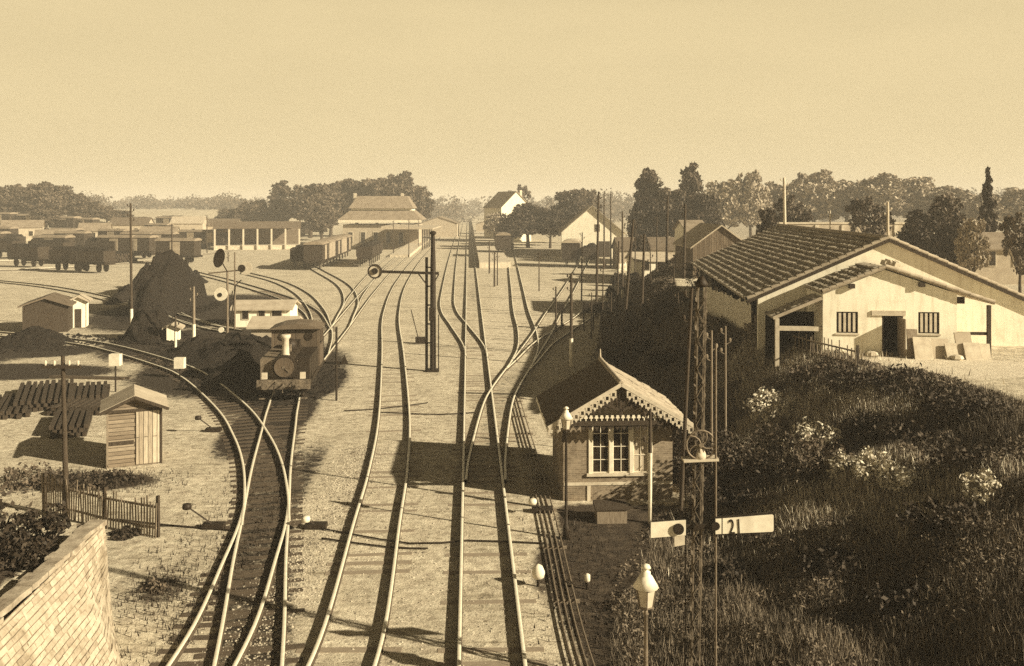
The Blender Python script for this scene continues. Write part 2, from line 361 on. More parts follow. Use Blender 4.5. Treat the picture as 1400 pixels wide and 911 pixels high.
# ------------------------------------------------------------------ tracks: centre lines measured on the ground, in photo pixels
def crom(P, step):
    P = [Vector((p[0], p[1], 0)) for p in P]; P = [P[0]*2-P[1]]+P+[P[-1]*2-P[-2]]; out = []
    for i in range(1, len(P)-2):
        a, b_, c_, d = P[i-1:i+3]; n = max(2, int((c_-b_).length/step(b_.y)))
        for k in range(n):
            s = k/n; out.append(.5*((2*b_)+(c_-a)*s+(2*a-5*b_+4*c_-d)*s*s+(3*b_-a-3*c_+d)*s**3))
    out.append(P[-2]); return out
TR = {
 'Q': [(330, 985), (346, 863), (355, 771), (363, 712), (371, 643), (381, 590), (387, 560), (398, 531), (434, 487), (466, 448), (490, 417), (505, 399), (531, 371), (560, 345), (592, 316)],
 'P': [(235, 985), (306, 863), (340, 775), (361, 712), (370, 650)],
 'L': [(363, 722), (364, 679), (358, 635), (343, 598), (317, 560), (268, 518), (225, 499), (136, 474), (50, 463), (-60, 453)],
 'U': [(-40, 382), (50, 391), (110, 401), (180, 418), (240, 434), (300, 452)],
 'A': [(440, 985), (485, 863), (515, 720), (531, 645), (539, 570), (537, 485), (534, 446), (536, 426), (542, 403), (552, 383), (570, 357), (592, 333), (612, 309), (622, 297)],
 'B': [(676, 985), (670, 863), (663, 720), (656, 580), (650, 470), (645, 380), (642, 330), (640.6, 300), (640, 286)],
 'C': [(664, 662), (667, 625), (679, 562), (690, 535), (713, 500), (740, 460), (757, 430), (775, 402), (792, 372), (806, 348)],
 'D': [(690, 310), (697, 340), (706, 390), (712, 425), (720, 452), (722, 477), (713, 500)],
 'E': [(708, 508), (722, 494), (745, 470), (775, 450), (800, 433), (818, 412)],
 'G': [(652, 490), (646, 472), (628, 447), (613, 424), (613, 398), (620, 352), (627, 322), (633, 300)],
 'J': [(434, 487), (441, 464), (440, 446), (432, 424), (412, 402), (380, 386), (335, 374)],
 'K': [(441, 455), (425, 428), (395, 411), (350, 396), (305, 383), (260, 372)],
 'N': [(466, 448), (478, 425), (490, 402), (520, 366), (545, 345), (580, 317)],
 'R': [(470, 440), (480, 412), (468, 390), (436, 371), (420, 362)],
}
TR.update({'V': [(-60, 372), (60, 368), (150, 362), (250, 352), (330, 341)], 'X': [(-60, 360), (80, 354), (200, 346), (320, 335)], 'Z': [(170, 405), (215, 420), (265, 443), (320, 455)]})
TLAB = {'V': 'siding in front of the dark wagons at far left', 'X': 'siding among the far left wagons', 'Z': 'siding passing right of the big coal heap',
 'Q': 'left straight track under the steam engine, running back to the wagons', 'P': 'short curving track merging at the bottom left switch',
 'L': 'track curving off left beside the wooden hut', 'U': 'raised side track crossing the yard past the tall pole with white foot',
 'A': 'bending main track left of the tall signal mast', 'B': 'straight main track running to the horizon beside the platform',
 'C': 'diverging track from main line passing behind the signal cabin', 'D': 'faint straight track right of the platform joining the crossing',
 'E': 'curved branch track running into the dark bank behind the cabin', 'G': 'crossover track beside the tall signal mast',
 'J': 'yard track bending left above the steam engine', 'K': 'yard track with sleepers showing, lowest of the fan behind the white shed',
 'N': 'yard track leading beside the single front wagon', 'R': 'yard track curling round to the dark wagon row'}
CURVES = {}
for k, P in TR.items(): CURVES[k] = crom([gp(*p) for p in P], lambda Y: max(.5, Y*.02))
RAILH = .15
def rail_mesh(line, off, dz):
    n = len(line); prof = [(-.065, 0), (-.065, .018), (-.012, .03), (-.012, .105), (-.045, .115), (-.045, RAILH-.006), (-.038, RAILH), (.038, RAILH), (.045, RAILH-.006), (.045, .115), (.012, .105), (.012, .03), (.065, .018), (.065, 0)]
    V = []; m_ = len(prof)
    for i, p in enumerate(line):
        d = (line[min(i+1, n-1)]-line[max(i-1, 0)]).normalized(); r = Vector((d.y, -d.x, 0))
        for (u, z) in prof:
            q = p+r*(off+u); V.append((q.x, q.y, z+dz))
    Fq = [(i*m_+j, (i+1)*m_+j, (i+1)*m_+(j+1) % m_, i*m_+(j+1) % m_) for i in range(n-1) for j in range(m_)]
    return np.array(V), np.array(Fq)
def build_tracks():
    for ti, (k, line) in enumerate(CURVES.items()):
        root = thing('railway_track', TLAB[k], 'railway track')
        for s in (-1, 1):
            V, Fq = rail_mesh(line, s*.752, .004*ti % .03); o = npmesh('rail', V, Fq, M['rail_rust'], root); o.data.materials.append(M['rail_steel'])
            mi = np.zeros((len(line)-1, 14), np.int32); mi[:, 4:9] = 1; o.data.polygons.foreach_set('material_index', mi.ravel())
        if k in 'QPLABCGK':
            near = {'Q': 46, 'P': 12, 'L': 60, 'A': 62, 'B': 62, 'C': 30, 'G': 24, 'K': 60}[k]
            wood = M['sleeper_wood'] if k in 'QPLK' else M['sleeper_dusty']
            dist = 0; last = -1; cnt = 0
            for i in range(len(line)-1):
                a, b_ = line[i], line[i+1]; L_ = (b_-a).length; d = (b_-a)/L_; s = last+.66-dist
                while s < L_ and cnt < near:
                    if s >= 0:
                        p = a+d*s; last = dist+s
                        if p.y > 17:
                            cnt += 1; w = .24*random.uniform(.85, 1.1)
                            up = random.uniform(-.006, .022) if wood is M['sleeper_wood'] else random.uniform(-.035, .004)
                            MB().box((0, 0, -.05+up), (2.5*random.uniform(.97, 1.03), w, .1)).build('sleeper', wood, root, loc=(p.x, p.y, .002+.0015*ti), rz=math.atan2(-d.x, d.y)+random.uniform(-.02, .02))
                    s += .66
                dist += L_
# ------------------------------------------------------------------ ground sheet
def build_ground():
    def axis(fine0, fine1, step, far0, far1, g=1.16):
        a = list(np.arange(fine0, fine1+1e-6, step)); s = step; x = fine1
        while x < far1: s *= g; x += s; a.append(min(x, far1))
        s = step; x = fine0
        while x > far0: s *= g; x -= s; a.insert(0, max(x, far0))
        return np.array(a)
    xs = axis(-26, 26, .4, -3000, 3000, 1.09); ys = axis(14, 75, .4, -30, 3000, 1.06)
    X, Y = np.meshgrid(xs, ys); Z = tz(X, Y)
    V = np.stack([X.ravel(), Y.ravel(), Z.ravel()], 1); nx, ny = len(xs), len(ys)
    i = np.arange(nx*ny).reshape(ny, nx); Fq = np.stack([i[:-1, :-1], i[:-1, 1:], i[1:, 1:], i[1:, :-1]], -1).reshape(-1, 4)
    o = npmesh('ground', V, Fq, M['ground_soil'], smooth=True); o['kind'] = 'structure'
    x, y = V[:, 0], V[:, 1]
    f = interp(y, FOOT); e = interp(y, EDGE)
    veg = sstep(-1.0, .6, x-f)*sstep(1.2, -.6, x-e)*sstep(150, 115, y)
    # pixel position of flat ground, used only to lay out the stained areas that were measured there
    px = XC+x*F/np.maximum(y, 1); py = YH+F*H/np.maximum(y, 1)
    def blob(cx, cy, rx, ry, s=.45): return sstep(1+s, 1-s, np.sqrt(((x-cx)/rx)**2+((y-cy)/ry)**2))
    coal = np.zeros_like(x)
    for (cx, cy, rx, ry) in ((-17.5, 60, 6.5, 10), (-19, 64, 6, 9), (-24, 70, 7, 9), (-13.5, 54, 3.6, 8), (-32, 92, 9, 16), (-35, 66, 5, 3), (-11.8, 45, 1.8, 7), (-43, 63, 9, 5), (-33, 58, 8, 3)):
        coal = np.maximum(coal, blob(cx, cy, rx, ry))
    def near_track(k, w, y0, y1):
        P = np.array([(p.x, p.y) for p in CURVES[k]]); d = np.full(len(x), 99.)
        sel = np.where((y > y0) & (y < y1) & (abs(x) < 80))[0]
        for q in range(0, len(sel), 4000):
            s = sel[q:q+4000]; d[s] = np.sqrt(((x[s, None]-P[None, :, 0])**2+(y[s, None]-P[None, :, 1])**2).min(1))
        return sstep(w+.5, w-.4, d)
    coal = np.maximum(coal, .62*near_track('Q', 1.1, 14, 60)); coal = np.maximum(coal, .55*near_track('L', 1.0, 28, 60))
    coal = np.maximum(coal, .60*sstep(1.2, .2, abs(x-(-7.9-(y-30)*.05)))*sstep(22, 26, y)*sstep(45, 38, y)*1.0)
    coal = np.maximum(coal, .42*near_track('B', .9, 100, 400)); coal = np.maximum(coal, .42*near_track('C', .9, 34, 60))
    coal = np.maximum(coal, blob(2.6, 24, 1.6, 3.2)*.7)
    veg = np.maximum(veg, blob(1.7, 26.5, 1.2, 3.2)*.75)
    veg = np.maximum(veg, blob(-16.2, 35.0, 2.6, 1.2)*.9); veg = np.maximum(veg, sstep(-10.6, -11.6, x)*sstep(24.5, 22.5, y))
    veg = np.maximum(veg, blob(-9.7, 25.2, .9, 1.2)*.55); veg = np.maximum(veg, sstep(200, 330, y)*sstep(70, 150, -x)*.36)
    veg = np.maximum(veg, sstep(150, 260, y)*sstep(20, 60, x-f*.2)*.45)
    veg = np.maximum(veg, sstep(.9, 2.2, x)*sstep(33.2, 31.5, y)*sstep(15, 23, y)*sstep(7, 5, x))
    veg = np.maximum(veg, sstep(7.6, 8.4, x)*sstep(10, 8.5, x)*0)
    veg = np.clip(veg-1.0*blob(11.2, 44.5, 2.2, 3.0, .5), 0, 1)
    for (q, w_, b_) in DRY:
        a_, c_ = bank_pt(q, w_); veg = np.clip(veg-.55*blob(a_, c_, b_*.9, b_*.7, .6), 0, 1)
    path = blob(11.2, 44.5, 2.0, 2.8, .5)*.8+blob(17.5, 38.3, 5, 2.6, .3)+blob(-9, 36, 3.2, 8)*.35+blob(-1, 78, 3, 26)*.5
    path = np.maximum(path, blob(1.5, 105, 5, 30)*.5)
    a = o.data.attributes.new('mask', 'FLOAT_COLOR', 'POINT')
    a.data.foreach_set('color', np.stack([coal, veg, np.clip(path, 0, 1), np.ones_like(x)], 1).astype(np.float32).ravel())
build_ground(); build_tracks()

# haze: one closed box of even air round everything
hz = MB().bb(-3200, 3200, -200, 3200, -6, 36).build('haze', M['stone_pale'], uv=False)
hm = bpy.data.materials.new('haze_air'); hm.use_nodes = True; ht = hm.node_tree; ht.nodes.clear()
hv = ht.nodes.new('ShaderNodeVolumePrincipled'); hv.inputs['Density'].default_value = .0008; hv.inputs['Color'].default_value = (.86, .83, .78, 1); hv.inputs['Anisotropy'].default_value = 0.0
hoo = ht.nodes.new('ShaderNodeOutputMaterial'); ht.links.new(hv.outputs[0], hoo.inputs['Volume'])
hz.data.materials.clear(); hz.data.materials.append(hm); hz['kind'] = 'stuff'; hz['label'] = 'thin pale haze over the whole station yard'

# ------------------------------------------------------------------ roof tiles
def tiled(mb, e0, e1, r0, r1, course=.4, th=.06, wave=.03, seg=.24, under=.05):
    """courses of tiles from the eave e0-e1 up to the ridge r0-r1"""
    e0, e1, r0, r1 = map(Vector, (e0, e1, r0, r1)); n = max(2, int(round((r0-e0).length/course))); nrm = (e1-e0).cross(r0-e0).normalized()
    if nrm.z < 0: nrm = -nrm
    m_ = max(2, int((e1-e0).length/seg))
    for i in range(n):
        t0, t1 = i/n, min(1, (i+1.12)/n)
        row = []
        for j in range(m_+1):
            s = j/m_; a = (e0.lerp(e1, s)).lerp(r0.lerp(r1, s), t0); b_ = (e0.lerp(e1, s)).lerp(r0.lerp(r1, s), t1)
            w = wave*(j % 2)+random.uniform(-.02, .02); a = a+(e0-r0).normalized()*random.uniform(-.02, .05)
            row.append((a+nrm*(th+w), b_+nrm*(.012+w), a-nrm*.0))
        vs = []; fs = []
        for q in row: vs += q
        for j in range(m_):
            A = 3*j; B = 3*(j+1); fs += [(A, B, B+1, A+1), (A+2, B+2, B, A)]
        mb.add(vs, fs)
    dn = -nrm*under
    mb.prism([e0, e1, r1, r0], dn)
    return mb
def gable_poly(x0, x1, xr, z0, ze0, ze1, zr, y): return [(x0, y, z0), (x1, y, z0), (x1, y, ze1), (xr, y, zr), (x0, y, ze0)]
def hexprism_window(root, x, z, w, h, y, frame='white_paint', glass='window_glass', nx=2, nz=3, fw=.05, name='window', parent_name=None):
    f = MB()
    f.bb(x-w/2, x-w/2+fw, y-.05, y+.03, z, z+h); f.bb(x+w/2-fw, x+w/2, y-.05, y+.03, z, z+h)
    f.bb(x-w/2+fw, x+w/2-fw, y-.05, y+.03, z, z+fw); f.bb(x-w/2+fw, x+w/2-fw, y-.05, y+.03, z+h-fw, z+h)
    for i in range(1, nx): xx = x-w/2+w*i/nx; f.bb(xx-.012, xx+.012, y-.035, y+.02, z+fw, z+h-fw)
    for i in range(1, nz): zz = z+h*i/nz; f.bb(x-w/2+fw, x+w/2-fw, y-.03, y+.018, zz-.011, zz+.011)
    fo = f.build(name, M[frame], root)
    MB().bb(x-w/2+.02, x+w/2-.02, y-.006, y+.004, z+.02, z+h-.02).build('pane', M[glass], fo)
    return fo

# ------------------------------------------------------------------ signal cabin
def build_cabin():
    rz = .05; X0, Y0 = xat(770, 32.7), 32.7
    r = thing('signal_cabin', 'brick signal cabin with fretwork gable and tall windows beside the main tracks', 'signal cabin', (X0, Y0, 0), rz)
    Wd, D, zw = 3.95, 4.0, 3.05; sl_ = .58; zr = zw+Wd/2*sl_; zo = .0
    w = MB(); t_ = .22
    # front wall built round the window bank (x .85..3.05, z .95..2.85)
    wx0, wx1, wz0, wz1 = .92, 3.22, .98, 2.86
    w.bb(0, wx0, 0, t_, -.3, zw); w.bb(wx1, Wd, 0, t_, -.3, zw); w.bb(wx0, wx1, 0, t_, -.3, wz0); w.bb(wx0, wx1, 0, t_, wz1, zw)
    w.bb(0, t_, t_, D, -.3, zw); w.bb(Wd-t_, Wd, t_, D, -.3, zw); w.bb(t_, Wd-t_, D-t_, D, -.3, zw)
    w.prism([(0, D-t_, zw), (Wd, D-t_, zw), (Wd/2, D-t_, zr-.02)], (0, t_, 0))
    w.build('wall', M['cabin_brick'], r)
    MB().prism([(0.02, .03, zw), (Wd-.02, .03, zw), (Wd/2, .03, zr-.05)], (0, .12, 0)).build('gable_panel', M['plaster_grey'], r)
    MB().bb(.2, Wd-.2, .6, D-.3, .02, .06).build('floor_boards', M['dark_wood'], r)
    MB().bb(.24, Wd-.24, 1.9, 1.95, .1, 2.9).build('back_screen', M['dark_void'], r)  # added sheet, darkness behind the windows put into its colour
    # windows: three tall sashes between white mullions
    MB().bb(wx0-.08, wx1+.08, -.09, -.003, wz0-.1, wz0).build('sill', M['stone_pale'], r)
    for x in (wx0+.06, wx0+.80, wx0+1.54, wx1-.06): MB().bb(x-.065, x+.065, -.04, .1, wz0, wz1).build('mullion', M['white_paint'], r)
    for i, x in enumerate((wx0+.43, wx0+1.17, wx0+1.88)):
        if i < 2: hexprism_window(r, x, wz0+.005, .60, wz1-wz0-.01, .06, nx=2, nz=4, fw=.03)
        else: hexprism_window(r, x, wz0+.005, .54, wz1-wz0-.01, .06, nx=2, nz=3, fw=.03, glass='plaster_grey')
    MB().bb(0.02, Wd-.02, -.03, -.004, .55, .66).build('plinth_band', M['stone_pale'], r)
    for x in (wx0, ): MB().bb(x-.06, x+.06, -.035, -.003, -.2, .54).build('pilaster', M['stone_pale'], r)
    # roof
    ov, ox = .62, .60; y0, y1 = -ov-.1, D+.45
    ze = zw-ox*sl_
    zt = zr+.10; zE = ze+.10
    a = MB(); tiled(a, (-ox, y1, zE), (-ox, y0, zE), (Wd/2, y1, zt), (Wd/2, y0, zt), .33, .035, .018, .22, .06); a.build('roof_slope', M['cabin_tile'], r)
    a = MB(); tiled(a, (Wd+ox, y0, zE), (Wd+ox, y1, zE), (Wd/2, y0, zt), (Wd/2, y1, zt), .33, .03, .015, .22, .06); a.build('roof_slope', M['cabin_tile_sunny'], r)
    rc = MB()
    for i in range(12): 
        yy = y0+(y1-y0)*i/12; rc.tube([(Wd/2, yy, zt+.03), (Wd/2, yy+(y1-y0)/12+.02, zt+.045)], .09, 8)
    rc.tube([(Wd/2, y1-.1, zt), (Wd/2, y1-.1, zt+.45)], [.05, .02], 6); rc.build('ridge_cap', M['cabin_tile_sunny'], r)
    # bargeboards with fretwork pendants on the front verge, fascia on the left eave
    for sgn in (-1, 1):
        bb_ = MB(); ex = -ox if sgn < 0 else Wd+ox
        A = Vector((ex, y0-.03, zE)); B = Vector((Wd/2, y0-.03, zt)); bb_.beam(A, B, .04, .13)
        L_ = (B-A).length; n = int(L_/.27); d = (B-A)/L_
        for i in range(n):
            p = A+d*(.12+i*(L_-.2)/n); s = .105; zz = p.z-.055; y = p.y; hgt = .34
            # pendant with a round eye: four bars and a pointed foot
            bb_.bb(p.x-s, p.x-s+.055, y-.012, y+.012, zz-.25, zz); bb_.bb(p.x+s-.055, p.x+s, y-.012, y+.012, zz-.25, zz)
            bb_.bb(p.x-s+.055, p.x+s-.055, y-.012, y+.012, zz-.07, zz+.02)
            bb_.prism([(p.x-s, y-.012, zz-.16), (p.x, y-.012, zz-hgt), (p.x+s, y-.012, zz-.16), (p.x+.04, y-.012, zz-.2), (p.x-.04, y-.012, zz-.2)], (0, .024, 0))
        bb_.build('bargeboard', M['pale_paint'], r)
    MB().bb(-ox-.03, -ox+.01, y0, y1, zE-.16, zE+.02).build('eave_board', M['white_paint'], r)
    MB().bb(Wd+ox-.01, Wd+ox+.03, y0, y1, zE-.16, zE+.02).build('eave_board', M['white_paint'], r)
    # timber truss in front of the gable with a fretted tie beam
    tr = MB(); yy = y0+.12; tr.bb(-.35, Wd+.35, yy-.05, yy+.05, zw-.22, zw-.04)
    tr.bb(Wd/2-.06, Wd/2+.06, yy-.05, yy+.05, zw-.04, zt-.2)
    tr.beam((Wd/2, yy, zw+.30), (Wd/2-.75, yy, zt-.62), .1); tr.beam((Wd/2, yy, zw+.30), (Wd/2+.75, yy, zt-.62), .1)
    for sx in (.0, Wd): tr.beam((sx, 0, zw-.9), (sx, y0+.1, zw-.14), .1)
    for k in range(11):
        x = Wd/2-1.05+k*.21; tr.prism([(x, yy-.03, zt-.36-abs(x-Wd/2)*.5), (x+.2, yy-.03, zt-.36-abs(x+.2-Wd/2)*.5), (x+.1, yy-.03, zw+.36-abs(x-Wd/2)*.28)], (0, .06, 0))
    tr.build('truss', M['dark_wood'], r)
    vb = MB()
    n = 20
    for i in range(n):
        x = .1+i*(Wd-.2)/n; z = zw+.06
        vb.bb(x, x+.13, yy-.075, yy-.055, z-.02, z+.035); vb.bb(x+.05, x+.085, yy-.075, yy-.055, z-.10, z-.02); vb.bb(x+.02, x+.11, yy-.075, yy-.055, z+.035, z+.09)
    vb.build('fretwork_band', M['white_paint'], r)
    lw = MB(); n = 16
    for i in range(n):
        x = .05+i*(Wd-.1)/n; lw.prism([(x, yy, zw-.22), (x+.24, yy, zw-.22), (x+.12, yy, zw-.40)], (0, .03, 0))
    lw.build('valance', M['dark_wood'], r)
    return r
build_cabin()
# wooden box in front of the cabin
bx, by = gp(835, 712)
r = thing('storage_box', 'low wooden box with sloping lid in front of the cabin windows', 'box', (bx, by, 0), .05)
MB().bb(-.5, .5, -.3, .3, 0, .45).build('body', M['grey_wood'], r)
MB().prism([(-.56, -.36, .46), (-.56, .36, .46), (-.56, .36, .60), (-.56, -.36, .50)], (1.12, 0, 0)).build('lid', M['dark_wood'], r)

# ------------------------------------------------------------------ lamps
def lantern(r, z, s, body='white_paint'):
    lw, lt = .30*s, .42*s
    MB().lathe([(.17*s, 0), (.24*s, .40*s)], (0, 0, z), 6).build('lantern_glass', M['lamp_glass'], r)
    fr = MB(); fr.lathe([(.06*s, -.10*s), (.19*s, -.03*s), (.19*s, 0)], (0, 0, z), 6)
    for k in range(6):
        a = 2*PI*(k+.5)/6; fr.beam((.18*s*math.cos(a), .18*s*math.sin(a), z), (.25*s*math.cos(a), .25*s*math.sin(a), z+.40*s), .022*s)
    fr.lathe([(.27*s, .40*s), (.27*s, .425*s)], (0, 0, z), 6); fr.build('lantern_frame', M['grey_iron'], r)
    MB().lathe([(.30*s, .43*s), (.15*s, .68*s), (.11*s, .70*s), (.11*s, .78*s), (.05*s, .80*s), (.05*s, .86*s), (.12*s, .865*s), (.09*s, .93*s), (.02*s, .96*s)], (0, 0, z), 12, True).build('lantern_cap', M[body], r)
def lamp(label, X, Y, ztop, s, z0=None, pm='grey_iron', body='white_paint'):
    z0 = tzf(X, Y) if z0 is None else z0
    r = thing('street_lamp', label, 'lamp', (X, Y, z0)); zl = ztop-z0-.96*s
    MB().lathe([(.11, 0), (.10, .4), (.055, .5), (.045, zl*.6), (.035, zl-.22*s), (.07*s, zl-.2*s), (.04*s, zl-.15*s), (.05*s, zl-.1*s)], (0, 0, 0), 10, True).build('post', M[pm], r)
    lantern(r, zl, s, body); return r
lamp('pale gas lamp on a short post at the bottom, below the numbered signal', xat(883, 19), 19, zat(771, 19), .90)
lamp('slim gas lamp post at the left corner of the signal cabin', xat(774, 29), 29, zat(556, 29), .72, pm='dark_iron')

# ------------------------------------------------------------------ numbered semaphore
def build_signal21():
    Y = 19.5; X = xat(949, Y); z0 = tzf(X, Y); PX = F/Y
    r = thing('semaphore_signal', 'lattice signal mast with white arm numbered 21 and a pulley wheel', 'railway signal', (X, Y, z0))
    def zz(y): return zat(y, Y)-z0
    ztop = zz(392); m_ = MB(); hw = .082
    lean = .018
    def ax(z): return lean*z
    for sx in (-1, 1):
        for sy in (-1, 1): m_.beam((sx*hw, sy*hw, -.2), (sx*hw+ax(ztop), sy*hw, ztop), .03)
    z = 0.1; k = 0
    while z < ztop-.3:
        sg = 1 if k % 2 else -1
        for sy in (-1, 1): m_.beam((-sg*hw+ax(z), sy*(hw+.012), z), (sg*hw+ax(z+.3), sy*(hw+.012), z+.3), .045, .012)
        for sx in (-1, 1): m_.beam((sx*(hw+.012)+ax(z), -sg*hw, z), (sx*(hw+.012)+ax(z+.3), sg*hw, z+.3), .045, .012)
        z += .3; k += 1
    m_.build('mast', M['flaked_iron'], r)
    MB().lathe([(.13, 0), (.15, .06), (.04, .22)], (ax(ztop), 0, ztop), 8, True).build('finial', M['dark_iron'], r)
    za = zz(716); xa = (974-949)/PX; xb = (1056-949)/PX; tl = math.tan(math.radians(3.2))
    yA = -.20
    arm = MB(); P = lambda x, h: (x, yA, za+(x)*tl+h)
    arm.prism([P(xa, -.20), P(xb-.03, -.225), P(xb, -.20), P(xb, .19), P(xb-.03, .22), P(xa, .18)], (0, .03, 0)); ao = arm.build('signal_arm', M['black_paint'], r)
    MB().prism([(x, yA-.014, za+x*tl+h) for x, h in ((xa+.17, -.175), (xb-.06, -.19), (xb-.035, -.165), (xb-.035, .15), (xb-.06, .175), (xa+.17, .15))], (0, .012, 0)).build('arm_face', M['white_paint'], ao)
    MB().prism([(x, yA-.014, za+x*tl+h) for x, h in ((xa+.02, -.175), (xa+.145, -.175), (xa+.145, .15), (xa+.02, .15))], (0, .012, 0)).build('arm_heel', M['white_paint'], ao)
    MB().tube([(xa+.02, yA-.03, za+.02), (xa+.02, yA-.017, za+.02)], .09, 14).build('heel_spot', M['black_paint'], ao)
    fc = bpy.data.curves.new('number', 'FONT'); fc.body = '21'; fc.size = .45; fc.extrude = .004; fc.space_character = 1.12
    tmp = bpy.data.objects.new('number', fc); COL.objects.link(tmp); bpy.context.view_layer.update(); me = bpy.data.meshes.new_from_object(tmp.evaluated_get(bpy.context.evaluated_depsgraph_get())); bpy.data.objects.remove(tmp)
    fo = bpy.data.objects.new('number', me); link(fo, ao); me.materials.clear(); me.materials.append(M['black_paint'])
    fo.location = (xa+.30, yA-.024, za-.165+.32*tl); fo.rotation_euler = (PI/2, -math.atan(tl), 0); fo.scale = (.60, 1, 1)
    # left plate with dark lens
    xl0, xl1 = (888-949)/PX, (934-949)/PX
    pl = MB(); pl.prism([(xl0, yA, za-.235), (xl1+.02, yA, za-.18), (xl1+.02, yA, za+.14), (xl0, yA, za+.085)], (0, .03, 0)); po = pl.build('rear_arm', M['white_paint'], r)
    MB().prism([(xl1-.22, yA+.0, za-.42), (xl1, yA, za-.38), (xl1, yA, za-.185), (xl1-.22, yA, za-.205)], (0, .03, 0)).build('lens_bracket', M['pale_paint'], po)
    MB().tube([(xl1-.14, yA-.05, za-.04), (xl1-.14, yA-.003, za-.04)], .115, 16).build('lens', M['black_paint'], po)
    br = MB(); br.beam((xl1-.05, yA+.06, za-.02), (xa+.2, yA+.06, za-.02+.1*tl), .05, .09); br.tube([(0, yA-.06, za), (0, .1, za)], .06, 10); br.build('pivot', M['dark_iron'], r)
    # pulley wheel on its bracket
    zp = zz(630); xw = (957-949)/PX
    MB().prism([(xw-.37, -.16, zp), (xw+.37, -.16, zp+.03), (xw+.37, .16, zp+.03), (xw-.37, .16, zp)], (0, 0, .05)).build('bracket', M['pale_paint'], r)
    wz = zz(607); wh = MB(); n = 24; R = .31
    wh.tube([(xw+R*math.cos(2*PI*k/n), -.1, wz+R*math.sin(2*PI*k/n)) for k in range(n+1)], .022, 6, False)
    for k in range(5):
        a = 2*PI*k/5+.3; pts = [(xw+math.cos(a+s*.9)*R*s, -.1, wz+math.sin(a+s*.9)*R*s) for s in (0.1, .4, .7, 1)]; wh.tube(pts, .018, 5)
    wh.tube([(xw, -.14, wz), (xw, .05, wz)], .05, 8); wh.build('pulley_wheel', M['grey_iron'], r)
    MB().lathe([(.16, 0), (.13, .1), (.09, .22), (.05, .3), (.02, .32)], (xw, .0, zp+.055), 12, True).build('bell', M['pale_paint'], r)
    MB().tube([((977-949)/PX, -.12, -.1), ((977-949)/PX, -.12, zz(470))], .022, 6).build('pull_rod', M['grey_iron'], r)
    ld = MB()
    for k in range(14): ld.bb(-.16+ax(.4+k*.33), .16+ax(.4+k*.33), .125, .15, .4+k*.33, .425+k*.33)
    ld.bb(-.17, -.15, .155, .175, .1, 5.2); ld.bb(.15, .17, .155, .175, .1, 5.2); ld.build('ladder', M['dark_iron'], r)
build_signal21()

# ------------------------------------------------------------------ tall signal mast in the middle
def build_mid_signal():
    X, Y = gp(592, 508); PX = F/Y
    r = thing('signal_mast', 'tall dark signal post between main tracks with crossarm and ring disc', 'railway signal', (X, Y, 0))
    zz = lambda y: zat(y, Y); xx = lambda x: (x-592)/PX
    MB().tube([(0, 0, -.2), (0, 0, zz(360)), (0, 0, zz(322))], [.20, .17, .11], 10).build('mast', M['dark_iron'], r)
    MB().lathe([(.1, 0), (.22, .12), (.22, .2), (.05, .3)], (0, 0, zz(322)), 10).build('finial', M['dark_iron'], r)
    za = zz(374); a = MB(); a.beam((xx(516), 0, za+.12), (xx(600), 0, za), .2, .16); a.beam((xx(572), 0, za-.02), (xx(584), 0, za-.75), .07); a.beam((xx(600), -.05, za-.05), (0, -.05, za-.7), .07)
    for k in range(7): a.bb(xx(524)+k*.42, xx(524)+k*.42+.1, -.14, .14, za+.1-k*.018, za+.2-k*.018)
    a.build('crossarm', M['dark_iron'], r)
    n = 20; d = MB(); cx, cz = xx(513), zz(371); d.tube([(cx+.42*math.cos(2*PI*k/n), -.14, cz+.42*math.sin(2*PI*k/n)) for k in range(n+1)], .055, 6, False)
    d.build('ring', M['dark_iron'], r)
    MB().tube([(cx, -.12, cz), (cx, -.08, cz)], .41, 20).build('disc', M['pale_paint'], r)
    MB().tube([(cx, -.2, cz+.02), (cx, -.125, cz+.02)], .2, 14).build('lens', M['black_paint'], r)
    MB().tube([(xx(583), .1, -.1), (xx(583), .1, zz(352))], .09, 8).build('side_post', M['dark_iron'], r)
    st = MB()
    for k in range(5): st.bb(xx(583), 0, .02, .14, zz(470)+k*1.2, zz(470)+k*1.2+.08)
    st.bb(-.35, .35, -.35, .35, -.1, .14); st.build('ties', M['dark_iron'], r)
    MB().tube([(xx(600), -.25, -.35+.0), (xx(600), -.25, zz(430))], .035, 6).build('pull_rod', M['dark_iron'], r)
    lb = MB(); lb.bb(-.22, .12, -.35, -.17, zz(438), zz(420)); lb.build('lamp_box', M['dark_iron'], r)
build_mid_signal()
# short signal with lever left of it
X, Y = gp(570, 470); r = thing('point_lever', 'thin leaning lever rod at the foot of the tall signal mast', 'lever', (X, Y, 0))
MB().beam((.2, 0, 0), (-.45, 0, 2.6), .06).build('lever', M['dark_iron'], r)
MB().bb(-.1, .7, -.2, .2, -.05, .5).build('frame', M['dark_iron'], r)

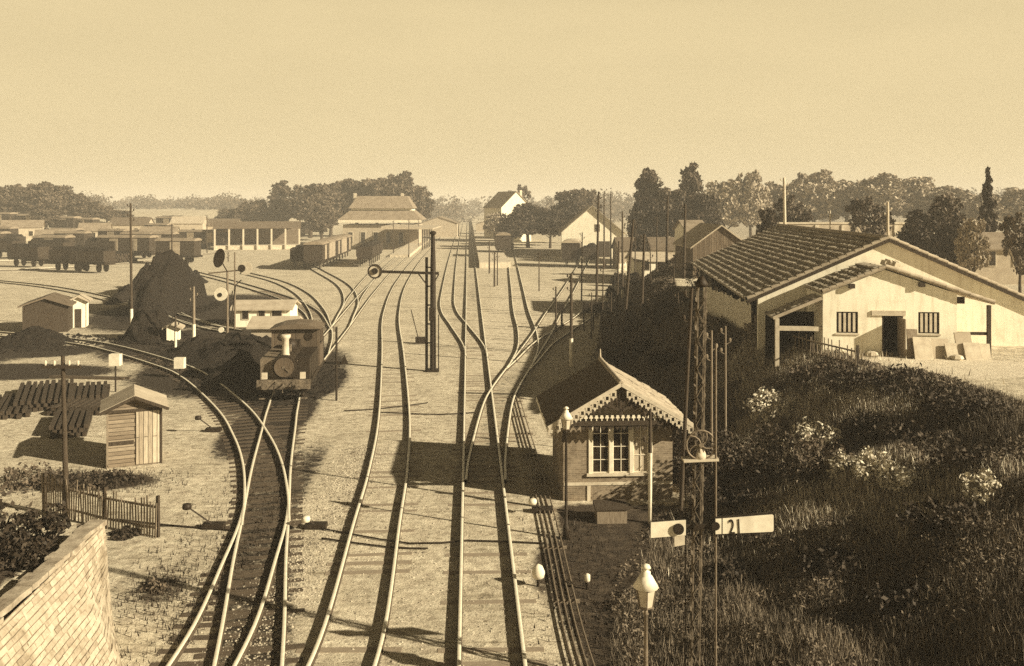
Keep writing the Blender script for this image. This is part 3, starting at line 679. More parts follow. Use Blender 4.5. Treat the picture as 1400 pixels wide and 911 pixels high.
# ------------------------------------------------------------------ disc signals at the left
def disc(mb, x, y, z, R, th=.05): mb.tube([(x, y, z), (x, y+th, z)], R, 22)
def build_left_signals():
    X, Y = gp(311, 474); PX = F/Y; zz = lambda y: zat(y, Y); xx = lambda x: (x-311)/PX
    r = thing('disc_signal', 'signal post with white target disc and dark oval plate left of the engine', 'railway signal', (X, Y, 0))
    MB().tube([(0, 0, -.2), (0, 0, zz(372))], [.11, .08], 8).build('post', M['grey_iron'], r)
    a = MB(); disc(a, xx(303), -.2, zz(402), .50); d = a.build('target_disc', M['white_paint'], r)
    a = MB(); disc(a, xx(302), -.24, zz(403), .16, .03); a.build('spot', M['black_paint'], d)
    a = MB(); disc(a, xx(303), -.15, zz(451), .2, .12); a.build('lamp', M['white_paint'], r)
    a = MB(); n = 8; R = .62
    a.prism([(xx(300)+(.42*math.cos(2*PI*k/14)+.12*math.sin(2*PI*k/14)), -.1, zz(353)+.72*math.sin(2*PI*k/14)) for k in range(14)], (0, .05, 0)); o = a.build('oval_plate', M['black_paint'], r)
    b_ = MB(); b_.beam((xx(300), 0, zz(353)), (0, 0, zz(372)), .07); b_.beam((xx(318), 0, zz(398)), (0, 0, zz(440)), .06); b_.tube([(xx(316), 0, zz(440)), (xx(322), 0, zz(390)), (xx(330), 0, zz(383))], .05, 5); b_.build('brace', M['dark_iron'], r)
    X2, Y2 = gp(321, 452); PX = F/Y2; zz = lambda y: zat(y, Y2); xx = lambda x: (x-321)/PX
    r = thing('disc_signal', 'second signal post with long side arm and pale ring disc behind it', 'railway signal', (X2, Y2, 0))
    MB().tube([(0, 0, -.2), (0, 0, zz(345))], [.09, .06], 8).build('post', M['grey_iron'], r)
    MB().beam((xx(285), 0, zz(374)), (xx(334), 0, zz(369)), .10, .12).build('arm', M['grey_iron'], r)
    a = MB(); disc(a, xx(336), -.1, zz(367), .56); d = a.build('ring_disc', M['pale_paint'], r)
    a = MB(); disc(a, xx(331), -.16, zz(367), .32, .04); a.build('spot', M['dark_iron'], d)
build_left_signals()

# ------------------------------------------------------------------ poles
def pole(label, xb, Y, ytop, xt=None, arms=0, rad=.13, white=0.0, name='telegraph_pole', cat='pole', z0=None, mat='pole_wood', group=None):
    X = xat(xb, Y); z0 = tzf(X, Y) if z0 is None else z0; zt = zat(ytop, Y)-z0; dx = (xat(xt, Y)-X) if xt is not None else 0
    r = thing(name, label, cat, (X, Y, z0), 0, group)
    ins = MB(); ins.tube([(0, 0, -.3), (dx*.5, 0, zt*.5), (dx, 0, zt)], [rad, rad*.85, rad*.65], 8)
    if white: MB().tube([(dx*.0, 0, -.05), (dx*white, 0, zt*white)], [rad*1.06, rad*1.02], 8).build('painted_foot', M['white_paint'], r)
    if arms:
        a = MB()
        for k in range(arms):
            z = zt-.35-k*.55; xc = dx*z/zt; a.bb(xc-.65, xc+.65, -rad-.05, -rad+.04, z-.05, z+.05)
            for q in (-.55, -.25, .25, .55): MB().lathe([(.03, 0), (.05, .06), (.045, .14), (.02, .17)], (xc+q, -rad, z+.05), 7).build('insulator', M['pale_paint'], r)
        a.build('crossarm', M['dark_wood'], r)
    else:
        n = max(3, int(zt/2.2))
        for k in range(n):
            z = zt-.25-k*.4; xc = dx*z/zt; sg = 1 if k % 2 else -1
            ins.beam((xc, 0, z-.1), (xc+sg*(rad+.13), 0, z), .03); ins.lathe([(.03, 0), (.055, .05), (.05, .14), (.02, .17)], (xc+sg*(rad+.13), 0, z), 7)
    ins.build('shaft', M[mat], r)
    return r
pole('tall dark pole with white painted foot in the left yard', 180, 77, 278, 178.5, white=.17)
pole('telegraph pole standing behind the slatted fence at far left', 91, 31, 487, 86, arms=1, rad=.10)
pole('pale pole with white foot beside the dark coal heap', 265, 68, 392, white=.38, mat='grey_wood')
pole('short post with white foot left of the pale pole', 240, 68, 432, white=.5, rad=.10)
pole('bare knotted pole rising behind the yard wagons at left', 235, 150, 306, rad=.16)
pole('thin pole beside the far left sheds', 283, 200, 294, rad=.13)
pole('slim pole in front of the open goods shed', 312, 170, 345, rad=.12)
pole('leftmost of three tall thin poles in front of the white goods shed', 815, 86, 262, 818.5, rad=.13)
pole('middle of three tall thin poles in front of the white goods shed', 826, 150, 262, rad=.15)
pole('rightmost of three tall thin poles in front of the white goods shed', 835, 155, 265, rad=.15)
pole('dark leaning pole right of the goods shed, with white foot', 851, 100, 289, white=.12)
pole('leaning pole on the bank behind the cabin roof', 850, 63, 300, 866, rad=.12)
pole('slightly shorter leaning pole on the bank behind the cabin roof', 876, 62, 320, 881, rad=.11)
pole('thin broken pole on the dark bank, left of a pair', 887, 61, 412, 894, rad=.05)
pole('thin straight pole on the dark bank, right of a pair', 897, 62, 405, 899, rad=.05)
pole('tall pole against the trees left of the barn', 911, 96, 268, 913, rad=.15)
pole('tallest dark pole close to the left end of the tiled shed', 935, 84, 279, 937, rad=.15)
pole('long thin pole leaning past the right eave of the signal cabin', 929, 30, 394, 946, rad=.075)
pole('slim pale stake left of a pair above the pulley wheel', 973, 34, 452, rad=.05, mat='grey_wood')
pole('slim pale stake right of a pair above the pulley wheel', 992, 37, 446, rad=.05, mat='grey_wood')
pole('post with white lower half in front of the cabin at right', 889, 30.4, 560, rad=.07, white=.62)
pole('pole with white foot left of the cabin roof', 781, 60, 374, white=.3, rad=.12)
pole('tall white post behind the tiled shed beside a dark bush', 1074, 78, 243, 1072, rad=.17, mat='pale_paint')
pole('white post standing at the ridge of the tiled shed', 1214, 74, 276, rad=.14, mat='pale_paint')
pole('short pale post in the garden behind the tiled shed', 1135, 100, 288, rad=.12, mat='pale_paint')
for xb, Y, yt, xt, lb in ((760, 76, 392, 760, 'thin post at the track crossing left of the box signal'), (808, 72, 400, 809, 'short stake between relay cabinet and the long poles'), (823, 70, 352, 825, 'thin dark pole just right of the relay cabinet'), (843, 78, 330, 846, 'thin dark pole left of the leaning poles on the bank'), (905, 56, 430, 909, 'thin stake on the dark bank right of the pair'), (922, 66, 352, 921, 'thin dark pole left of the shed corner'), (862, 58, 440, 866, 'short leaning stake above the cabin ridge'), (795, 100, 318, 796, 'thin pole in the open yard behind the relay cabinet'), (868, 112, 300, 869, 'thin pole behind the white yard fence'), (898, 108, 296, 898, 'thin pole at the right end of the white yard fence'), (856, 68, 372, 858, 'thin straight pole between the two leaning poles'), (915, 60, 418, 916, 'short thin stake below the tall pole by the trees'), (930, 54, 400, 927, 'thin pole leaning left before the plank fence'), (890, 74, 340, 889, 'thin dark pole between leaning poles and shed'), (834, 66, 400, 836, 'thin stake at the left foot of the bank'), (950, 46, 430, 953, 'thin stake right of the long leaning pole')):
    pole(lb, xb, Y, yt, xt, rad=.06 if Y < 75 else .09)
pole('thin lamp pole beside the right platform', 680, 120, 345, rad=.09)
pole('thin dark pole standing alone on the pale ground right of the platform', 737, 112, 344, rad=.08)
for i, (x, y, yt) in enumerate(((669, 374, 330), (676, 392, 345), (559, 352, 300), (572, 340, 300), (538, 350, 302), (548, 338, 306))):
    X, Y = gp(x, y)
    pole(['squat dark signal post at the ramp of the right platform', 'short post with box on the ground by the right platform ramp',
          'pole at the near corner of the station canopy', 'pole under the far end of the station canopy', 'pole beside the wagons near the station front', 'thin pole before the station wall'][i], x, Y, yt, rad=.13 if i < 2 else .10)
# cabinets on posts right of the crossing
for x, y, lb in ((768, 450, 'small box signal on a post at the track crossing'), (799, 452, 'dark relay cabinet on posts left of the bank')):
    X, Y = gp(x, y); r = thing('post_cabinet', lb, 'cabinet', (X, Y, 0))
    if x < 790:
        MB().tube([(0, 0, -.1), (0, 0, 1.9)], .09, 8).build('post', M['dark_iron'], r); MB().bb(-.42, .2, -.2, .2, 1.6, 2.15).build('box', M['black_paint'], r)
    else:
        for q in (-.05, .75, 1.4): MB().tube([(q, 0, -.1), (q, 0, 1.9)], .06, 8).build('leg', M['dark_iron'], r)
        MB().bb(-.2, 1.6, -.3, .3, 1.5, 2.4).build('box', M['black_paint'], r)

# ------------------------------------------------------------------ point rods, levers, small trackside things
def along(name, label, cat, pts, n, gap, rad=.022, z=.09, mat='grey_iron', group=None):
    r = thing(name, label, cat); P = crom([gp(*p) for p in pts], lambda Y: .8)
    for k in range(n):
        mb = MB(); mb.tube([(p.x+(k-(n-1)/2)*gap, p.y, z) for p in P], rad, 5); mb.build('rod', M[mat], r)
    b_ = MB()
    for i in range(2, len(P), 4): b_.bb(P[i].x-n*gap/2-.05, P[i].x+n*gap/2+.05, P[i].y-.06, P[i].y+.06, -.03, z-rad)
    b_.build('roller_block', M['grey_wood'], r); return r
along('point_rodding', 'bundle of parallel signal rods running along the ground past the cabin', 'rodding', [(820, 985), (783, 863), (755, 735), (735, 655), (713, 578), (704, 545)], 4, .16, .026)
for pts, lb in (([(425, 722), (560, 745), (640, 741), (745, 745)], 'iron rod lying across the main tracks below the cabin shadow'),
                ([(440, 738), (530, 750), (585, 752)], 'second shorter rod across the bending main track'),
                ([(520, 565), (600, 568), (650, 565)], 'rod crossing the tracks level with the mast foot'),
                ([(625, 538), (700, 540), (712, 539)], 'rod crossing under the diverging switch'),
                ([(470, 563), (520, 560), (585, 552)], 'rod beside the bending track left of the mast foot'),
                ([(160, 712), (230, 720), (320, 727)], 'rod from the slatted fence to the switch lever')):
    mb = MB(); P = crom([gp(*p) for p in pts], lambda Y: 1.0); mb.tube([(p.x, p.y, .05) for p in P], .028, 5)
    tag(mb.build('signal_rod', M['dark_iron']), lb, 'rod')
def point_lever(label, x, y, s=1.0, flip=1, disc_=None):
    X, Y = gp(x, y); r = thing('point_lever', label, 'lever', (X, Y, 0))
    MB().bb(-.35, .35, -.18, .18, -.03, .16).build('base', M['dark_iron'], r)
    MB().beam((0, 0, .1), (-.55*flip*s, -.5*s, .75*s), .05).build('lever', M['dark_iron'], r)
    MB().lathe([(.04, -.1), (.13, -.08), (.15, 0), (.13, .08), (.04, .1)], (-.55*flip*s, -.5*s, .75*s), 10, True).build('weight', M['white_paint' if disc_ else 'dark_iron'], r)
    return r
point_lever('iron switch lever with weight left of the merging tracks', 292, 722, 1.2)
point_lever('switch lever with white round weight between left and bending tracks', 432, 722, .5, 1, True)
point_lever('switch lever standing beside the curve near the wooden hut', 292, 590, 1.0)
point_lever('switch stand beside the rod bundle left of the cabin box', 741, 700, .6, 1, True)
for x, y, lb in ((736, 802, 'white lantern marker on the dark ground right of the main track'), (803, 806, 'small white marker on a peg beyond the rod bundle')):
    X, Y = gp(x, y); big = x < 760; r = thing('ground_marker', lb, 'marker', (X, Y, tzf(X, Y)))
    MB().tube([(0, 0, -.05), (0, 0, .22)], .04, 6).build('peg', M['dark_iron'], r)
    MB().lathe([(.05, 0), (.16, .06), (.19, .2), (.12, .36), (.03, .42)] if big else [(.04, 0), (.08, .05), (.08, .2), (.02, .24)], (0, 0, .2), 10, True).build('lantern', M['white_paint'], r)
X, Y = gp(460, 548); r = thing('signal_stand', 'thin signal post with small arm right of the steam engine', 'railway signal', (X, Y, 0))
MB().tube([(0, 0, -.1), (0, 0, 4.0)], .06, 7).build('post', M['dark_iron'], r); MB().bb(0, .6, -.05, .05, 2.0, 2.12).build('arm', M['dark_iron'], r); MB().prism([(.25, -.1, 2.0), (.65, -.1, 2.0), (.45, -.1, 2.5)], (0, .05, 0)).build('flag_plate', M['dark_iron'], r)
for x, y, h_, lb in ((158, 536, 1.5, 'white box lamp on a thin post beside the timber stacks'), (246, 517, .6, 'white square marker at the start of the left curve')):
    X, Y = gp(x, y); r = thing('marker_post', lb, 'marker', (X, Y, 0))
    MB().tube([(0, 0, -.1), (0, 0, h_)], .05, 6).build('post', M['dark_iron'], r); MB().bb(-.3, .3, -.2, .2, h_, h_+.65).build('box', M['white_paint'], r)

# ------------------------------------------------------------------ left foreground: wall, fence, hut
def build_wing_wall():
    zt = 2.5; r = thing('retaining_wall', 'sloping pale stone wing wall at the bottom left corner', 'wall', (-10.3, 23.2, 0))
    n, k = 26, 12; vs = []; fs = []; uv = []
    top = lambda t: Vector((-.05+.085*t*15, -t*15, zt)); bot = lambda t: Vector((.16+1.2*min(1, t*6)+1.9*t, -t*15, -.35))
    for i in range(n+1):
        t = (i/n)**1.5
        for j in range(k+1):
            q = bot(t).lerp(top(t), j/k); vs.append(q); uv.append((t*15, q.z*1.08))
    for i in range(n):
        for j in range(k): fs.append((i*(k+1)+j, (i+1)*(k+1)+j, (i+1)*(k+1)+j+1, i*(k+1)+j+1)[::-1])
    b0 = len(vs); e = [bot(0)+Vector((0, .001, 0)), top(0)+Vector((0, .001, 0)), top(0)+Vector((-.7, .001, 0)), bot(0)+Vector((-.9, .001, 0))]
    vs += e; uv += [(p.x, p.z) for p in e]; fs.append((b0, b0+1, b0+2, b0+3)[::-1])
    f = MB().add(vs, fs).build('face', M['roof_grey'], r)
    L = f.data.uv_layers[0]; li = np.empty(len(f.data.loops), int); f.data.loops.foreach_get('vertex_index', li); L.data.foreach_set('uv', np.array(uv)[li].ravel())
    st = MB(); z0_ = -.3; S2 = lambda d, z: bot(d/15).lerp(top(d/15), (z+.35)/(zt+.35))
    while z0_ < zt-.02:
        hh = min(random.uniform(.095, .135), zt-z0_); d = random.uniform(-.2, 0)
        while d < 14.6:
            L_ = random.uniform(.2, .52); a0, a1 = max(d, 0)+.008, d+L_-.008; k_ = random.uniform(.012, .032); j_ = lambda: random.uniform(-.012, .012)
            if a1 > a0+.05:
                q = [S2(a0, z0_+.008), S2(a1, z0_+.008), S2(a1, z0_+hh-.008), S2(a0, z0_+hh-.008)]; nr = (q[1]-q[0]).cross(q[3]-q[0]).normalized(); nr = nr if nr.x > 0 else -nr
                bk = [p-nr*.03 for p in q]; ft = [p+nr*(k_+j_())+Vector((0, j_(), j_())) for p in q]
                st.add(bk+ft, [(4, 7, 6, 5), (0, 4, 5, 1), (1, 5, 6, 2), (2, 6, 7, 3), (3, 7, 4, 0)])
            d += L_
        z0_ += hh
    st.build('masonry', M['block_stone'], r)
    c = MB(); y = .05
    while y > -15:
        L_ = random.uniform(.3, .6); x = -.05-.085*y; c.box((x-.18+random.uniform(-.10, .04), y-L_/2, zt+.05+random.uniform(-.03, .02)), (.44+random.uniform(-.14, .10), L_-.03, .13), random.uniform(-.07, .07), (random.uniform(-.04, .04), random.uniform(-.05, .05))); y -= L_
    c.build('coping', M['coping_stone'], r)
build_wing_wall()
def picket_fence(label, pts, h=1.2, pitch=.16, w=.05, mat='grey_wood', jag=.12, name='picket_fence', z_on=True, round_=True):
    p0 = pts[0]; r = thing(name, label, 'fence', (p0[0], p0[1], tzf(*p0) if z_on else 0)); B = Vector(r.location)
    pk = MB(); rl = MB()
    for (a, b_) in zip(pts[:-1], pts[1:]):
        A = Vector((a[0], a[1], tzf(*a))); Bq = Vector((b_[0], b_[1], tzf(*b_))); L_ = (Bq-A).length; n = max(2, int(L_/pitch)); d = (Bq-A)/L_; nr = Vector((d.y, -d.x, 0)).normalized()
        ang = math.atan2(d.y, d.x)
        for i in range(n+1):
            p = A+d*(i*L_/n)-B; hh = h*random.uniform(1-jag, 1+jag*.5); p.z = tzf(p.x+B.x, p.y+B.y)-B.z
            pk.box((p.x, p.y, p.z+hh/2), (w*random.uniform(.8, 1.2), .025, hh), ang, (random.uniform(-.04, .04), random.uniform(-.05, .05)))
        for f in (.25, .78): rl.beam(A-B+Vector((0, 0, h*f))+nr*-.04, Bq-B+Vector((0, 0, h*f))+nr*-.04, .035, .07)
        npost = max(1, int(L_/2.2))
        for i in range(npost+1):
            p = A+d*(i*L_/npost)-B; MB().box((p.x-nr.x*.09, p.y-nr.y*.09, p.z+h*.5), (.09, .09, h*1.12), ang).build('post', M['dark_wood'], r)
    pk.build('picket', M[mat], r); rl.build('rail', M[mat], r); return r
g1 = [gp(58, 700), gp(140, 722), gp(213, 736)]
picket_fence('rough slatted fence beside the stone wing wall at lower left', g1, 1.25, .12, .045, jag=.22)
def build_hut():
    X, Y = gp(184, 637); r = thing('wooden_hut', 'small gabled plank hut with pale door beside the curving track', 'hut', (X, Y, 0), .40)
    w, d, ze, zr = 2.02, 1.9, 2.35, 2.80; hw = w/2
    a = MB(); a.prism([(-hw, 0, 0), (hw, 0, 0), (hw, 0, ze), (0, 0, zr), (-hw, 0, ze)], (0, d, 0)); a.build('wall', M['hut_boards'], r)
    MB().bb(.06, .94, -.05, -.004, .06, 2.2).build('door', M['door_boards'], r)
    MB().bb(-hw-.02, hw+.02, -.07, -.051, 2.2, 2.32).build('lintel', M['dark_wood'], r)
    MB().bb(-hw+.05, -.03, -.03, -.003, .9, 1.05).build('batten', M['dark_wood'], r)
    for s in (-1, 1): MB().bb(s*hw-.04, s*hw+.04, -.045, .04, 0, ze-.05).build('corner_post', M['dark_wood'] if s > 0 else M['grey_wood'], r)
    for s in (-1, 1):
        e = Vector((s*(hw+.28), -.35, ze-.11+.06)); g = Vector((0, -.35, zr+.075)); MB().prism([e, g, g+Vector((0, 0, .05)), e+Vector((0, 0, .05))], (0, d+.6, 0)).build('roof_slope', M['roof_pale'], r)
        MB().beam(e+Vector((0, -.02, -.03)), g+Vector((0, -.02, -.03)), .03, .12).build('bargeboard', M['dark_wood'], r)
build_hut()
# stacks of timber and rails
def stack(label, x, y, nx, nz, L_, rz, s=.16, mat='dark_wood', name='timber_stack', lean=0):
    X, Y = gp(x, y); r = MB()
    for k in range(nz):
        for i in range(nx-(k % 2)):
            q = (i-(nx-1)/2+(k % 2)*.5)*s*1.55; r.box((q, random.uniform(-.15, .15), s/2+k*s*.98+.0), (s*random.uniform(.85, 1.1), L_*random.uniform(.93, 1.0), s*.95), random.uniform(-.02, .02))
    o = r.build(name, M[mat], loc=(X, Y, 0.01), rz=rz); tag(o, label, 'timber stack'); return o
stack('large stack of long dark beams at the left edge of the yard', 62, 548, 9, 3, 6.0, .42, .2)
stack('low stack of sleepers right of the large beam stack', 118, 541, 8, 2, 4.2, .40, .2)
stack('flat dark stack lying in front of the timber row near the hut', 122, 562, 10, 2, 2.2, .05, .22)
stack('steep beam stack behind the telegraph pole at far left', 98, 585, 6, 3, 4.0, .38, .18)
stack('pair of grey rails lying near the white box lamp', 122, 518, 2, 1, 5.0, 1.45, .14, 'sleeper_wood')
stack('grey beams lying at the extreme left edge of the yard', 15, 560, 7, 2, 5.0, .4, .2)

# ------------------------------------------------------------------ locomotive
def build_loco():
    X, Y = gp(387, 553); r = thing('steam_locomotive', 'small dark tank engine seen end on, standing on the left straight track', 'locomotive', (X, Y, .152), .10)
    MB().bb(-1.35, 1.35, .25, 7.6, .72, .98).build('frame', M['dark_iron'], r)
    MB().bb(-1.4, 1.4, 0.12, .25, .62, 1.12).build('buffer_beam', M['flaked_iron'], r)
    for s in (-1, 1):
        MB().tube([(s*.88, -.32, .9), (s*.88, -.25, .9), (s*.88, -.249, .9), (s*.88, .12, .9)], [.22, .22, .09, .09], 12, smooth=False).build('buffer', M['flaked_iron'], r)
        MB().bb(s*.78-.52, s*.78+.52, .7, 4.8, 1.0, 2.15).build('side_tank', M['grey_iron' if s < 0 else 'dark_iron'], r)
        for k in range(3):
            MB().tube([(s*.80, 1.2+k*1.6, .55), (s*.92, 1.2+k*1.6, .55)], .55, 18, smooth=False).build('wheel', M['dark_iron'], r)
        MB().bb(s*1.0-.14, s*1.0+.14, .15, .3, 1.16, 1.5).build('headlamp', M['pale_paint'], r)
    MB().tube([(0, .38, 1.75), (0, 5.0, 1.75)], .62, 18).build('boiler', M['dark_iron'], r)
    MB().tube([(0, .3, 1.75), (0, .379, 1.75)], .52, 18).build('smokebox_door', M['loco_panel'], r)
    MB().lathe([(.26, 0), (.2, .1), (.18, .9), (.27, 1.0), (.27, 1.14), (.2, 1.15)], (0, .9, 2.28), 14, True).build('chimney', M['pale_paint'], r)  # paler than the engine: sunlight on the chimney put into its colour
    MB().lathe([(.36, 0), (.34, .4), (.2, .62), (.04, .66)], (0, 2.9, 2.26), 14, True).build('dome', M['dark_iron'], r)
    c = MB(); c.bb(-1.38, 1.38, 4.9, 4.98, 1.0, 3.2); c.bb(-1.38, -1.3, 4.98, 6.9, 1.0, 2.2); c.bb(1.3, 1.38, 4.98, 6.9, 1.0, 2.2); c.bb(-1.38, 1.38, 6.9, 6.98, 1.0, 3.2); c.bb(-1.38, -1.28, 4.98, 5.1, 2.2, 3.2); c.bb(1.28, 1.38, 4.98, 5.1, 2.2, 3.2)
    c.build('cab', M['loco_panel'], r)
    MB().prism([(-1.5, 4.6, 3.2), (-.8, 4.6, 3.42), (0, 4.6, 3.5), (.8, 4.6, 3.42), (1.5, 4.6, 3.2), (0, 4.6, 3.21)], (0, 2.6, 0)).build('cab_roof', M['roof_slate'], r)
    for s in (-1, 1): MB().tube([(s*.75, 4.86, 2.75), (s*.75, 4.895, 2.75)], .24, 14).build('window', M['window_glass'], r)
    for s in (-1, 1):
        MB().tube([(s*.66, .4, 2.05), (s*.70, 2.6, 2.05), (s*.70, 4.8, 2.1)], .022, 5).build('handrail', M['flaked_iron'], r)
        MB().bb(s*1.02-.22, s*1.02+.22, .35, 1.2, .42, .98).build('cylinder', M['dark_iron'], r)
        MB().beam((s*1.0, 1.2, .55), (s*1.0, 4.4, .5), .05, .1).build('coupling_rod', M['flaked_iron'], r)
        MB().bb(s*1.1-.16, s*1.1+.16, .0, .12, .12, .18).build('step', M['flaked_iron'], r)
        MB().tube([(s*.45, .1, 1.0), (s*.47, -.1, .8), (s*.45, -.08, .45)], .035, 6).build('brake_hose', M['dark_iron'], r)
    MB().tube([(0, .1, .9), (0, -.2, .82), (0, -.22, .5)], .045, 6).build('coupling_hook', M['flaked_iron'], r)
    rv = MB(); rv.tube([(0, .27, 1.75), (0, .299, 1.75)], .1, 10); rv.beam((-.02, .28, 1.75), (.28, .25, 1.5), .03); rv.build('door_handle', M['flaked_iron'], r)
    MB().tube([(.1, 1.9, 2.3), (.1, 1.9, 2.75)], .09, 8).build('whistle', M['flaked_iron'], r); MB().bb(-.35, .35, 3.9, 4.5, 2.3, 2.65).build('sand_box', M['dark_iron'], r)
    MB().bb(-1.35, 1.35, 7.0, 7.6, 1.0, 2.4).build('coal_bunker', M['coal'], r)
build_loco()

# ------------------------------------------------------------------ heaps and bushes of the yard
def heap(label, X, Y, rx, ry, h, seed=1, mat='coal', flat=False):
    n = 44; a = np.linspace(-1.25, 1.25, n); gx, gy = np.meshgrid(a, a)
    px_, py_ = gx*rx, gy*ry; p = 6 if flat else 2.2
    d = (abs(gx)**p+abs(gy)**p)**(1/p)+(vnoise(px_*.9+seed*9, py_*.9)-.5)*.22
    z = h*np.clip((1.10-d)/(.62 if flat else .95), 0, 1)**(.75 if flat else 1.0)
    z = z*(.80+.34*vnoise(px_*.5+seed, py_*.35))*(1-.16*gx*(1 if flat else 0))+(vnoise(px_*1.1, py_*1.1+seed)-.5)*.9*np.clip(z/2, 0, 1)+(vnoise(px_*2.6, py_*2.6+seed)-.5)*.55*np.clip(z, 0, 1)+(vnoise(px_*6, py_*6+seed)-.5)*.2*np.clip(z, 0, 1)-.06
    V = np.stack([px_.ravel(), py_.ravel(), z.ravel()], 1); i = np.arange(n*n).reshape(n, n)
    o = npmesh('coal_heap', V, np.stack([i[:-1, :-1], i[:-1, 1:], i[1:, 1:], i[1:, :-1]], -1).reshape(-1, 4), M[mat]); o.location = (X, Y, 0); tag(o, label, 'coal heap'); return o
heap('big black coal heap with a steep right side in the left yard', xat(234, 92), 92, 1.9, 6, 5.1, 2, flat=True)
heap('long low tail of coal behind the big black heap', xat(224, 112), 112, 1.7, 14, 4.6, 5)
heap('rounded dark coal mound beside the white footed pole', xat(206, 72.5), 72.5, 1.55, 2.0, 2.0, 3, flat=True)
heap('low coal bank just left of the steam engine', -17.0, 57, 1.7, 3.4, 1.3, 21)
heap('flat coal pile behind the steam engine', xat(330, 64), 64, 3.4, 5, 1.5, 9)
heap('low coal pile along the left curve', xat(280, 66), 66, 2.6, 4, .9, 11)
heap('coal pile at the far left edge beside the dark shed', xat(40, 70), 70, 3.2, 2.4, 1.1, 13)

def shed(name, label, cat, X, Y, z0, w, d, ze, zr, rz=0, wall='plaster_white', roof='roof_pale', wins=(), door=None, ov=.3, chim=(), axis='y', tile=False):
    """gabled building; local origin at centre of the front; ridge along local y (axis='y': gable to the front) or along x"""
    r = thing(name, label, cat, (X, Y, z0), rz); hw = w/2
    if axis == 'y':
        MB().prism([(-hw, 0, -.5), (hw, 0, -.5), (hw, 0, ze), (0, 0, zr), (-hw, 0, ze)], (0, d, 0)).build('wall', M[wall], r)
        for s in (-1, 1):
            sl_ = (zr-ze)/hw; e = Vector((s*(hw+ov), -ov, ze-ov*sl_+.03)); g = Vector((0, -ov, zr+.03)); MB().prism([e, g, g+Vector((0, 0, .14)), e+Vector((0, 0, .14))], (0, d+2*ov, 0)).build('roof_slope', M[roof], r)
    else:
        MB().prism([(-hw, 0, -.5), (-hw, d, -.5), (-hw, d, ze), (-hw, d/2, zr), (-hw, 0, ze)], (w, 0, 0)).build('wall', M[wall], r)
        for s in (0, 1):
            sl_ = (zr-ze)/(d/2); y = -ov if s == 0 else d+ov; e = Vector((-hw-ov, y, ze-ov*sl_+.03)); g = Vector((-hw-ov, d/2, zr+.03)); MB().prism([e, g, g+Vector((0, 0, .14)), e+Vector((0, 0, .14))], (w+2*ov, 0, 0)).build('roof_slope', M[roof], r)
    for (x, z, ww, hh) in wins:
        o = MB().bb(x-ww/2-.08, x+ww/2+.08, -.06, -.003, z-.08, z+hh+.08).build('window', M['pale_paint'], r)
        MB().bb(x-ww/2, x+ww/2, -.075, -.063, z, z+hh).build('pane', M['window_glass'], o)
    if door: MB().bb(door[0]-door[1]/2, door[0]+door[1]/2, -.05, -.003, 0, door[2]).build('door', M['dark_wood'], r)
    for (x, y, zc, hh) in chim:
        o = MB().bb(x-.35, x+.35, y-.35, y+.35, zc-1.0, zc+hh).build('chimney', M['stone_pale'], r)
    return r
# yard buildings near the engine
X, Y = gp(358, 447); shed('yard_shed', 'long low white shed with small dark windows behind the steam engine', 'shed', X, Y, 0, 4.8, 3.6, 1.5, 2.0, .05, wins=((-1.4, .7, .5, .7), (0, .7, .5, .7), (1.3, .7, .8, .7)), axis='x')
X, Y = gp(372, 478); shed('lamp_hut', 'low pale roofed hut right behind the engine chimney', 'hut', X, Y, 0, 3.0, 3.0, 1.6, 2.1, .05, wall='plaster_grey', axis='x')
X, Y = gp(416, 478); shed('lamp_hut', 'tiny hut with dark front right of the engine', 'hut', X-.6, Y, 0, 1.2, 1.4, 1.3, 1.6, .05, wall='dark_wood', axis='y')
X, Y = gp(107, 448); shed('yard_hut', 'narrow white hut at the far left beside the coal', 'hut', X, Y, 0, 1.2, 1.6, 2.3, 2.6, .3, door=(0, .5, 1.6))
X, Y = gp(236, 466); shed('yard_hut', 'tiny white hut between the coal mound and the pale pole', 'hut', X, Y, 0, .9, 1.0, 1.0, 1.2, .2)
X, Y = gp(70, 455); shed('coal_shed', 'dark timber shed at the far left edge of the yard', 'shed', X-.5, Y, 0, 3.4, 4, 2.2, 2.8, .3, wall='dark_wood', roof='roof_slate')

# ------------------------------------------------------------------ wagons
def box_wagon():
    r = thing('goods_wagon', 'proto', 'wagon'); L_, w, z0, zt = 7.0, 2.7, 1.15, 3.25
    MB().bb(-w/2, w/2, 0, L_, z0, zt).build('body', M['wagon_dark'], r)
    n = 9; pr = [(w/2*1.06*math.cos(PI-PI*k/(n-1)), -.15, zt+.02+.42*math.sin(PI*k/(n-1))) for k in range(n)]
    MB().prism(pr, (0, L_+.3, 0)).build('roof', M['roof_grey'], r)
    MB().bb(-w/2+.15, w/2-.15, -.1, L_+.1, .85, z0-.003).build('underframe', M['dark_iron'], r)
    for s in (-1, 1):
        MB().bb(s*(w/2+.03)-.03, s*(w/2+.03)+.025, 2.6, 4.4, z0+.06, zt-.1).build('door', M['wagon_pale'], r)
        for y in (1.5, 5.5): MB().tube([(s*.7, y, .5), (s*.82, y, .5)], .5, 14, smooth=False).build('wheel', M['dark_iron'], r)
        MB().tube([(s*.85, -.5, 1.0), (s*.85, -.1, 1.0)], .14, 8).build('buffer', M['dark_iron'], r)
    return r
